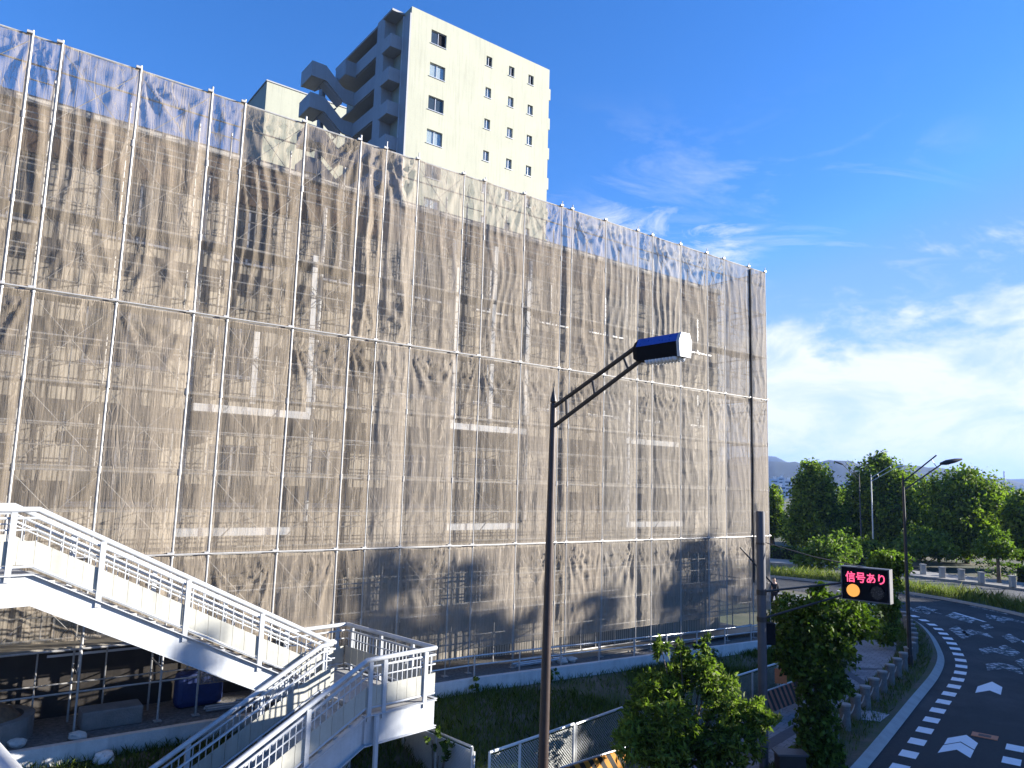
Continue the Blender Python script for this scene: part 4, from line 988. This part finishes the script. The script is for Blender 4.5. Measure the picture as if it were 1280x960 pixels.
cl_ = [pc(845, 850, 16.6, .75, .8, .5), pc(885, 842, 16.9, .6, .7, .45), pc(815, 868, 16.2, .55, .6, .45), pc(905, 880, 16.5, .75, .8, .5), pc(850, 905, 15.9, .8, .8, .6), pc(940, 893, 16.3, .52, .6, .33),
       pc(805, 915, 15.8, .5, .6, .45), pc(890, 930, 15.8, .75, .7, .5), pc(925, 915, 15.9, .5, .5, .4), pc(825, 950, 15.6, .8, .8, .6), pc(880, 970, 15.6, .7, .7, .5), pc(865, 822, 16.8, .4, .45, .3), pc(826, 808, 16.5, .14, .14, .3), pc(850, 806, 16.8, .12, .12, .28), pc(885, 806, 16.9, .14, .14, .28)]
tree('bushy_tree', nb, breakup(cl_, 6, .46, 3) + [(c, tuple(q * .6 for q in r)) for c, r in cl_], 17000, .165, L_NEAR, 'bright leafy small tree in the foreground between the fence and the sidewalk', asp=.30, trunk_r=.07, limb_cl=cl_)
ib_ = at_y(1022, 985, 18.9); ib_.z = .15
cl_ = [pc(1040, 768, 19.4, .75, .8, .5), pc(1010, 785, 19.2, .7, .8, .5), pc(1062, 778, 19.6, .5, .6, .42), pc(1000, 820, 19.0, .55, .7, .5), pc(1035, 815, 19.2, .65, .7, .5), pc(1020, 855, 19.0, .5, .5, .5), pc(1040, 850, 19.2, .36, .4, .45),
       pc(1012, 900, 18.8, .36, .4, .55), pc(1034, 905, 18.9, .28, .4, .5), pc(1014, 945, 18.7, .36, .4, .5), pc(1034, 950, 18.7, .32, .4, .4), pc(1025, 745, 19.4, .35, .4, .25), pc(985, 800, 19.1, .35, .4, .4)]
tree('ivy_covered_tree', ib_, breakup(cl_, 3, .55, 5) + cl_, 17000, .14, L_IVY, 'dark ivy covered tree column on the sidewalk between grey pole and bollards', asp=.6, trunk_r=.12, limb_cl=cl_)
def park_tree(name, px, ptop, pbot, d, wpx, n, label, m=L_PARK, leaf=.46, tz=0., group='park trees beyond the road', shape=0):
    top = at_y(px, ptop, d); bx = top.x; w_ = wpx / 928 * d / 2; zt = top.z; zb = max(1.2, at_y(px, pbot, d).z); h = zt - zb
    rr = random.Random(px); cl = []
    for lv in range(6):
        f = (lv + .5) / 6; z = zb + h * f * .93
        ww = w_ * (math.sin(math.pi * min(1, .22 + f * .78)) ** .8 if shape == 0 else (1 - f * .75)) * 1.0
        ww = max(ww, w_ * .3); k = 5 if lv < 5 else 2
        for j in range(k):
            a = j * 6.283 / k + rr.uniform(-.5, .5) + lv; q = ww * rr.uniform(.45, .68)
            r_ = ww * rr.uniform(.34, .55) + .15 * w_
            cl.append(((bx + math.cos(a) * q, d + math.sin(a) * q, z + rr.uniform(-.3, .3)), (r_, r_, r_ * rr.uniform(.55, .85))))
    cl.append(((bx + rr.uniform(-.2, .2) * w_, d, zt - .12 * h), (w_ * .32, w_ * .32, .12 * h)))
    for f in (.2, .4, .58, .74): cl.append(((bx, d, zb + h * f), (w_ * (.86 if shape == 0 else .95 - .55 * f), w_ * .8, h * .2)))
    n = int(n * 3.0); leaf *= .78
    return tree(name, (bx, d, tz), cl, n, leaf, m, label, asp=.62, trunk_r=.24, group=group)
park_tree('park_tree', 1016, 574, 700, 82, 74, 9000, 'rounded tall park tree just right of the scaffold corner', shape=1)
park_tree('park_tree', 1102, 567, 695, 80, 84, 9500, 'tallest dark park tree directly behind the pair of pale street lamps')
park_tree('park_tree', 1203, 580, 700, 76, 86, 9500, 'broad dark park tree right of the dark slim lamp, above the hedge')
park_tree('park_tree', 964, 605, 695, 92, 40, 4000, 'partly hidden park tree peeking past the scaffold edge', shape=1)
park_tree('park_tree', 1152, 594, 690, 94, 70, 5000, 'lower park tree in the gap behind the two big park trees')
park_tree('park_tree', 1246, 603, 690, 92, 60, 5000, 'distant lower park tree behind the small street tree')
park_tree('park_tree', 1282, 613, 700, 70, 62, 6000, 'dark park tree cut by the right edge of the view')
park_tree('park_tree', 1052, 606, 690, 98, 60, 4000, 'low far park tree between the rounded tree and the tallest tree')
# small street tree across the road
p = at_z(1249, 728, .15)
cl_ = [pc(1245, 680, p.y, 1.25, 1.2, .75), pc(1232, 690, p.y - .3, .8, .8, .5), pc(1260, 690, p.y, .9, .8, .5), pc(1244, 668, p.y, .8, .8, .5)]
tree('street_tree', p, cl_, 2600, .3, L_BUSH, 'small young street tree with pale trunk on the opposite sidewalk', trunk_r=.14)
# shrubs
def shrub(name, cl, n, leaf, m, label, cat='shrub'):
    c = V(cl[0][0]); b = V((c.x, c.y, .12)); o = thing(name, b, label, cat); P, d = clump_pts(cl, n); P[:, 2] = np.maximum(P[:, 2], .1)
    leaf_mesh('foliage', m, o, P, d, RNG.uniform(.6, 1.3, n) * leaf, .55)
    t = MB()
    for q, r in cl: t.path([b, b.lerp(V(q), .5) + V((.05, 0, .05)), V(q)], [.05, .03, .01], 5)
    t.build('stem', BARK, o); return o
shrub('shrub', [pc(1035, 690, 62, 1.6, 1.5, 1.2), pc(1015, 700, 62, 1.4, 1.3, .9), pc(1055, 678, 63, 1.0, 1, 1.0), pc(1060, 690, 63, .9, 1, .9)], 3500, .33, L_BUSH, 'sunlit bright green shrub left of the sign below the park trees')
shrub('shrub', [pc(1085, 685, 70, 1.2, 1.2, .8), pc(1072, 692, 70, 1.3, 1.2, .8)], 1800, .34, L_PARK, 'darker shrub at the foot of the pale street lamps')
shrub('shrub', [pc(1155, 675, 70, 2.2, 1.6, 1.1), pc(1140, 688, 68, 2.0, 1.5, .8), pc(1175, 688, 68, 1.6, 1.4, .7)], 3500, .36, L_BUSH, 'yellow green shrub mass between the slim lamp and the hedge')
shrub('ivy_post', [pc(1112, 702, 33, .75, .7, .42), pc(1124, 708, 33, .5, .5, .4), pc(1098, 706, 33, .55, .5, .3), pc(1112, 735, 33, .42, .4, .9), pc(1111, 770, 33, .38, .4, .8), pc(1106, 792, 32.5, .42, .4, .4)], 6000, .18, L_BUSH, 'leafy climber covered post standing behind the lit sign', 'climber')
shrub('shrub', [pc(985, 765, 30, .7, .6, .5), pc(972, 775, 30, .5, .5, .4), pc(985, 750, 31, .4, .4, .3)], 1800, .16, L_IVY, 'low dark shrub behind the grey sign pole at the end of the fence')
# hedge along the park
def hedge(i0, i1, o0, o1, z0, z1, n, label):
    b = K((i0 + i1) / 2, (o0 + o1) / 2, z0); o = thing('hedge', b, label, 'hedge')
    ii = RNG.uniform(i0, i1, n); P = np.zeros((n, 3)); d = RNG.normal(size=(n, 3))
    for j in range(n):
        s_ = RNG.integers(0, 4)
        of = RNG.uniform(o0, o1) if s_ < 2 else (o0 if s_ == 2 else o1) + RNG.normal() * .07
        z = (z1 + RNG.normal() * .07) if s_ < 2 else RNG.uniform(z0, z1)
        P[j] = K(ii[j], of, z + .12 * noise.noise(V((ii[j] * .06, of, 2))))
    leaf_mesh('foliage', L_HEDGE, o, P, d, RNG.uniform(.6, 1.3, n) * .26, .6)
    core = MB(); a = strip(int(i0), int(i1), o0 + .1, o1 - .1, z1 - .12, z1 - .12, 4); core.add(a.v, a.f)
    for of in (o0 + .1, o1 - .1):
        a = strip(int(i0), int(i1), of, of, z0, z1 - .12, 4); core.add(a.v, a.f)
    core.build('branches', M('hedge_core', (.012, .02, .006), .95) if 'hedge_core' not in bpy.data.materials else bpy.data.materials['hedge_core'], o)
ik = k_near((21.6, 45.5))
hedge(ik - 60, ik + 16, 23.2, 25.0, .05, 1.25, 9000, 'clipped dark hedge bordering the park along the opposite sidewalk')
hedge(ik + 26, ik + 110, 22.6, 24.2, .05, 1.15, 5000, 'clipped hedge seen between scaffold edge and the bright shrub')
# trees across the road outside the view, casting the shadows on the road and the scaffold
side = []
ii = [k_near((6, 15.3)) - 14 + q for q in range(0, 200, 22)]
rr = random.Random(5)
def tall_tree(p, h, w_, label):
    cl = []
    for lv in range(5):
        f = (lv + .5) / 5
        ww = w_ * math.sin(math.pi * (.25 + f * .68)) ** .8
        for j in range(5):
            a = j * 1.257 + lv * .6 + rr.uniform(-.3, .3); q = ww * .6
            cl.append(((p.x + math.cos(a) * q, p.y + math.sin(a) * q, 1.2 + (h - 1.6) * f), (ww * .55, ww * .55, ww * .45)))
    cl.append(((p.x, p.y, h - .9), (w_ * .35, w_ * .35, .9)))
    for f in (.2, .4, .6, .78): cl.append(((p.x, p.y, 1.2 + (h - 1.6) * f), (w_ * .8, w_ * .8, h * .12)))
    tree('roadside_tree', p, cl, 9000, .6, L_PARK, label, trunk_r=.3, group='roadside trees right of the view')
def shadow_tree(t, ztp, w_, Ls, label, zf=None):
    """tree standing so far from facade point t along the sun direction that its top shades height ztp"""
    p = F(t, 0, 0) + V((sv.x, sv.y, 0)).normalized() * Ls; tall_tree(V((p.x, p.y, .1)), ztp + Ls * math.tan(rad(SUN_EL)), w_, label)
for k, (t, zt, w_, L_) in enumerate(((-16.6, 4.6, 1.0, 40), (-14.3, 4.4, 1.0, 42), (-12.0, 3.0, .9, 41), (-9.4, 3.5, .9, 40), (-4.4, 4.9, 1.7, 38), (-.9, 4.2, 1.2, 40), (-21.5, -1.2, 2.4, 42), (-18.7, -1.0, 1.8, 43), (-7.0, 1.7, 1.5, 37), (2.6, 3.5, 2.0, 38), (7.0, 3.2, 2.4, 36), (11.5, 2.5, 2.8, 33), (16, 2.4, 2.6, 30))):
    shadow_tree(t, zt, w_, L_, 'tall leafy roadside tree right of the view across the road, %s of thirteen' % ORD[k])

def shadow_at(P, Ls, w_, label):
    q = V(P) + V((sv.x, sv.y, 0)).normalized() * Ls; tall_tree(V((q.x, q.y, .1)), P[2] + Ls * math.tan(rad(SUN_EL)), w_, label)
for k, (P_, L_, w_) in enumerate(((S(.2, 0, 3.75), 40, .45), (V((21, 41, 1.8)), 18, 2.4), (V((24, 45.5, 1.6)), 18, 2.2))):
    shadow_at(P_, L_, w_, ['slender tall tree right of the view shading the middle of the upper stair flight', 'leafy tree right of the view shading the road by the slim lamp', 'leafy tree right of the view shading the bend of the road'][k])
# grass
def blades(name, n, fn, h0, h1, wd, m, bend=.4):
    P = np.zeros((n, 3))
    for j in range(n): P[j] = fn()
    h = RNG.uniform(h0, h1, n); a = RNG.uniform(0, 6.283, n); ln = RNG.normal(size=(n, 2)) * bend
    s_ = np.stack([np.cos(a), np.sin(a), np.zeros(n)], 1) * wd
    mid = P + np.stack([ln[:, 0] * h * .3, ln[:, 1] * h * .3, h * .55], 1); tip = P + np.stack([ln[:, 0] * h, ln[:, 1] * h, h], 1)
    vs = np.stack([P - s_, P + s_, mid + s_ * .7, tip, mid - s_ * .7], 1).reshape(-1, 3).astype(np.float32)
    me = bpy.data.meshes.new(name); me.vertices.add(5 * n); me.vertices.foreach_set('co', vs.ravel()); me.loops.add(5 * n); me.loops.foreach_set('vertex_index', np.arange(5 * n, dtype=np.int32))
    me.polygons.add(n); me.polygons.foreach_set('loop_start', np.arange(0, 5 * n, 5, dtype=np.int32)); me.polygons.foreach_set('loop_total', np.full(n, 5, dtype=np.int32)); me.update(calc_edges=True)
    me.materials.append(m); o = bpy.data.objects.new(name, me); COL.objects.link(o); return tag(o, kind='stuff')

GRASS = leaf_mat('grass_blades', (.035, .06, .012), (.13, .18, .04), .35)
GRASSY = leaf_mat('tall_grass_blades', (.07, .11, .02), (.24, .25, .07), .35)
def slope_pt():
    while True:
        t = random.uniform(-26, 1.5); o_ = random.uniform(.85, slope_front(t) + .1)
        if noise.noise(V((t * .35, o_ * .5, 8))) > -.22 or random.random() < .2: return F(t, o_, slope_z(t, o_) - .01)
tag(blades('grass', 52000, slope_pt, .06, .24, .008, GRASS), 'short patchy grass covering the slope below the low wall', 'grass')
tag(blades('tall_grass', 16000, lambda: K(random.uniform(ik - 90, ik + 60), random.uniform(7.4, 10.2), .12), .3, .85, .016, GRASSY), 'tall sunlit grass growing on the median strip', 'grass')
tag(blades('verge_grass', 9000, lambda: K(random.uniform(k_near((7, 16)), ik), -.4 - 1.3 * random.random() ** .8, .14), .05, .26, .008, GRASS), 'low weeds growing around the bollards beside the kerb', 'grass')
q = k_near((15.5, 35.5))
def park_pt():
    x = random.uniform(0, 1); p = at_z(random.uniform(1050, 1130), random.uniform(778, 800), .15); return p
tag(blades('lawn_grass', 3000, park_pt, .04, .16, .010, GRASS), 'patch of short lawn on the sidewalk beyond the paving', 'grass')
# climbing weeds on the panel under the landing
shrub('climbing_weed', [pc(540, 925, 15.6, .16, .1, .3), pc(548, 945, 15.5, .2, .1, .2), pc(560, 930, 15.6, .12, .1, .12)], 160, .11, L_IVY, 'dark leafed weed climbing the white panel under the landing', 'weed')
for i, (t, lb) in enumerate(((-14.2, 'thin green weed growing at the wall just right of the landing'), (-11.6, 'thin green weed at the wall left of the foreground lamp pole'), (-4.6, 'thin green weed at the low wall beside the grey sign pole'))):
    c = F(t, .95, slope_z(t, .95) + .18); o = thing('weed', F(t, .95, slope_z(t, .95)), lb, 'weed'); P, d_ = clump_pts([(tuple(c), (.12, .12, .2))], 110); leaf_mesh('foliage', L_BUSH, o, P, d_, RNG.uniform(.06, .13, 110), .5)

# ------------------------------------------------------------------ person far along the sidewalk
pp = at_z(968, 761, .15)
per = thing('person', pp, 'small distant person in dark clothes walking on the sidewalk beyond the grey pole', 'person')
def skinned(name, verts, edges, rads, m, parent, sub=1):
    o0 = WL[parent.name]; me = bpy.data.meshes.new(name); me.from_pydata([tuple(V(v)) for v in verts], edges, []); me.materials.append(m)
    o = bpy.data.objects.new(name, me); COL.objects.link(o); o.parent = parent; WL[o.name] = o0
    md = o.modifiers.new('skin', 'SKIN'); md.use_smooth_shade = True
    for v, r in zip(me.skin_vertices[0].data, rads): v.radius = (r, r)
    me.skin_vertices[0].data[0].use_root = True
    s_ = o.modifiers.new('sub', 'SUBSURF'); s_.levels = sub; s_.render_levels = sub; return o
SKIN = M('skin', (.55, .36, .27), .6); CLO = M('dark_cloth', (.02, .02, .025), .9); PALE = M('pale_cloth', (.6, .6, .58), .9); HAIR = M('hair', (.02, .016, .014), .7)
bv = [(0, 0, .90), (0, 0, 1.12), (0, 0, 1.34), (0, -.01, 1.45), (0, -.02, 1.56), (0, -.02, 1.66), (.17, 0, 1.34), (.22, -.03, 1.10), (.22, -.14, .90), (-.17, 0, 1.34), (-.22, .03, 1.10), (-.22, .0, .86), (.09, 0, .85), (.10, -.14, .48), (.10, -.16, .08), (.10, -.28, .04), (-.09, 0, .85), (-.10, .08, .48), (-.10, .28, .10), (-.10, .18, .04)]
be = [(0, 1), (1, 2), (2, 3), (3, 4), (4, 5), (2, 6), (6, 7), (7, 8), (2, 9), (9, 10), (10, 11), (0, 12), (12, 13), (13, 14), (14, 15), (0, 16), (16, 17), (17, 18), (18, 19)]
brd = [.14, .125, .13, .055, .09, .075, .06, .042, .035, .06, .042, .035, .085, .058, .042, .035, .085, .058, .042, .035]
skinned('body', bv, be, brd, SKIN, per, 2)
skinned('jacket', [bv[i] for i in (0, 1, 2, 6, 7, 8, 9, 10, 11)], [(0, 1), (1, 2), (2, 3), (3, 4), (4, 5), (2, 6), (6, 7), (7, 8)], [.17, .155, .155, .08, .062, .05, .08, .062, .05], CLO, per, 2)
skinned('trousers', [bv[i] for i in (0, 12, 13, 14, 16, 17, 18)], [(0, 1), (1, 2), (2, 3), (0, 4), (4, 5), (5, 6)], [.155, .105, .078, .06, .105, .078, .06], CLO, per, 2)
for x, y in ((.10, -.24), (-.10, .22)):
    MB().box(pp + V((x, y, .05)), (.1, .27, .09)).build('shoe', PALE, per, bevel=.03)
skinned('hair', [(0, .01, 1.60), (0, -.01, 1.69)], [(0, 1)], [.10, .085], HAIR, per, 2)

# ------------------------------------------------------------------ far city and hills
def hill(name, pts_px, d, depth, m, zb=-2):
    mb = MB(); n = 60; vs = []
    xs_ = [p[0] for p in pts_px]
    for i in range(n + 1):
        x = xs_[0] + (xs_[-1] - xs_[0]) * i / n
        y = np.interp(x, xs_, [p[1] for p in pts_px])
        c = at_y(x, y, d); c.z *= 1 + .07 * noise.noise(V((i * .35, d, 0))) + .04 * noise.noise(V((i * 1.1, d, 4)))
        for j in range(9):
            f = j / 8; yy = c.y + (f - .5) * depth; k = math.sin(math.pi * f)
            vs.append(V((c.x + (yy - c.y) * .3, yy, zb + (c.z - zb) * k * (1 + .18 * (k < .99) * noise.noise(V((i * .45, j * .9, d)))))))
    mb.add(vs, [(i * 9 + j, i * 9 + j + 1, (i + 1) * 9 + j + 1, (i + 1) * 9 + j) for i in range(n) for j in range(8)])
    struct(mb, name, m, smooth=True)
HILLM = M('forest_hill', (.03, .045, .025), .95, var=.4, scale=.02, bump=.4, bscale=.05)
hill('hills', [(820, 596), (900, 585), (960, 576), (985, 577), (1010, 582), (1036, 576), (1070, 580), (1110, 578), (1150, 583), (1190, 588), (1230, 597), (1290, 606), (1400, 600), (1500, 612)], 1900, 700, HILLM)
hill('hills', [(760, 590), (880, 578), (940, 571), (972, 571), (1000, 583), (1040, 592), (1120, 592), (1200, 597), (1250, 599), (1320, 603), (1500, 590)], 3000, 900, HILLM)
CITY = M('city_render', (.68, .68, .66), .8, var=.1, scale=.05)
rc = random.Random(4); k = 0
lbl = ['widest', 'lowest', 'narrow', 'tallest', 'mid height', 'small', 'flat', 'long', 'square', 'stepped']
for (x, y, wpx, hpx, d) in ((967, 603, 8, 9, 700), (976, 603, 7, 13, 760), (984, 605, 9, 11, 720), (972, 611, 16, 6, 560), (1058, 606, 10, 7, 700), (1150, 602, 8, 6, 800), (1253, 611, 10, 6, 640), (1264, 612, 9, 9, 700), (1276, 613, 8, 7, 650), (1244, 608, 7, 5, 800)):
    p = at_y(x, y, d); h = max(6, p.z + hpx / 928 * d * .5); w_ = wpx / 928 * d
    o = thing('city_building', V((p.x, p.y, 0)), 'distant pale city building, %s one in the %s cluster below the hills' % (lbl[k], 'left' if x < 1000 else ('middle' if x < 1200 else 'right')), 'building', 'distant city buildings')
    MB().box(V((p.x, p.y, h / 2)), (w_, w_ * .8, h)).build('wall', CITY, o); MB().box(V((p.x + w_ * .15, p.y, h + 1)), (w_ * .3, w_ * .3, 2)).build('roof_hut', CITY, o)
    q = MB()
    for zz in np.arange(2.5, h - 1, 3.2): q.box(V((p.x, p.y - w_ * .4 - .05, zz)), (w_ * .86, .12, 1.2))
    q.build('window_band', GLASS, o); k += 1
p = at_y(1256, 606, 900); top_ = at_y(1256, 589, 900)
o = thing('lattice_mast', V((p.x, p.y, 0)), 'thin lattice mast standing against the distant hills at right', 'mast')
q = MB()
for sx in (-1, 1):
    for sy in (-1, 1): q.bar(V((p.x + sx * 2.2, p.y + sy * 2.2, 0)), V((p.x + sx * .3, p.y + sy * .3, top_.z)), .35, .35)
for i in range(9):
    z = top_.z * i / 9; k_ = 2.2 - 1.9 * i / 9
    for sx in (-1, 1): q.bar(V((p.x - k_, p.y + sx * k_, z)), V((p.x + k_ * .9, p.y + sx * k_ * .9, z + top_.z / 9)), .2, .2)
q.build('lattice', GALV, o)

# ------------------------------------------------------------------ haze
hm_ = bpy.data.materials.new('haze_air'); hm_.use_nodes = True; nt = hm_.node_tree; nt.nodes.clear()
ho = nt.nodes.new('ShaderNodeOutputMaterial'); pv = nt.nodes.new('ShaderNodeVolumePrincipled'); pv.inputs['Color'].default_value = (.22, .42, 1, 1); pv.inputs['Density'].default_value = HAZE; pv.inputs['Anisotropy'].default_value = .2
nt.links.new(pv.outputs[0], ho.inputs['Volume'])
hz_ = MB().box((0, 0, 119), (9400, 9400, 242)).build('haze', hm_); tag(hz_, kind='stuff')
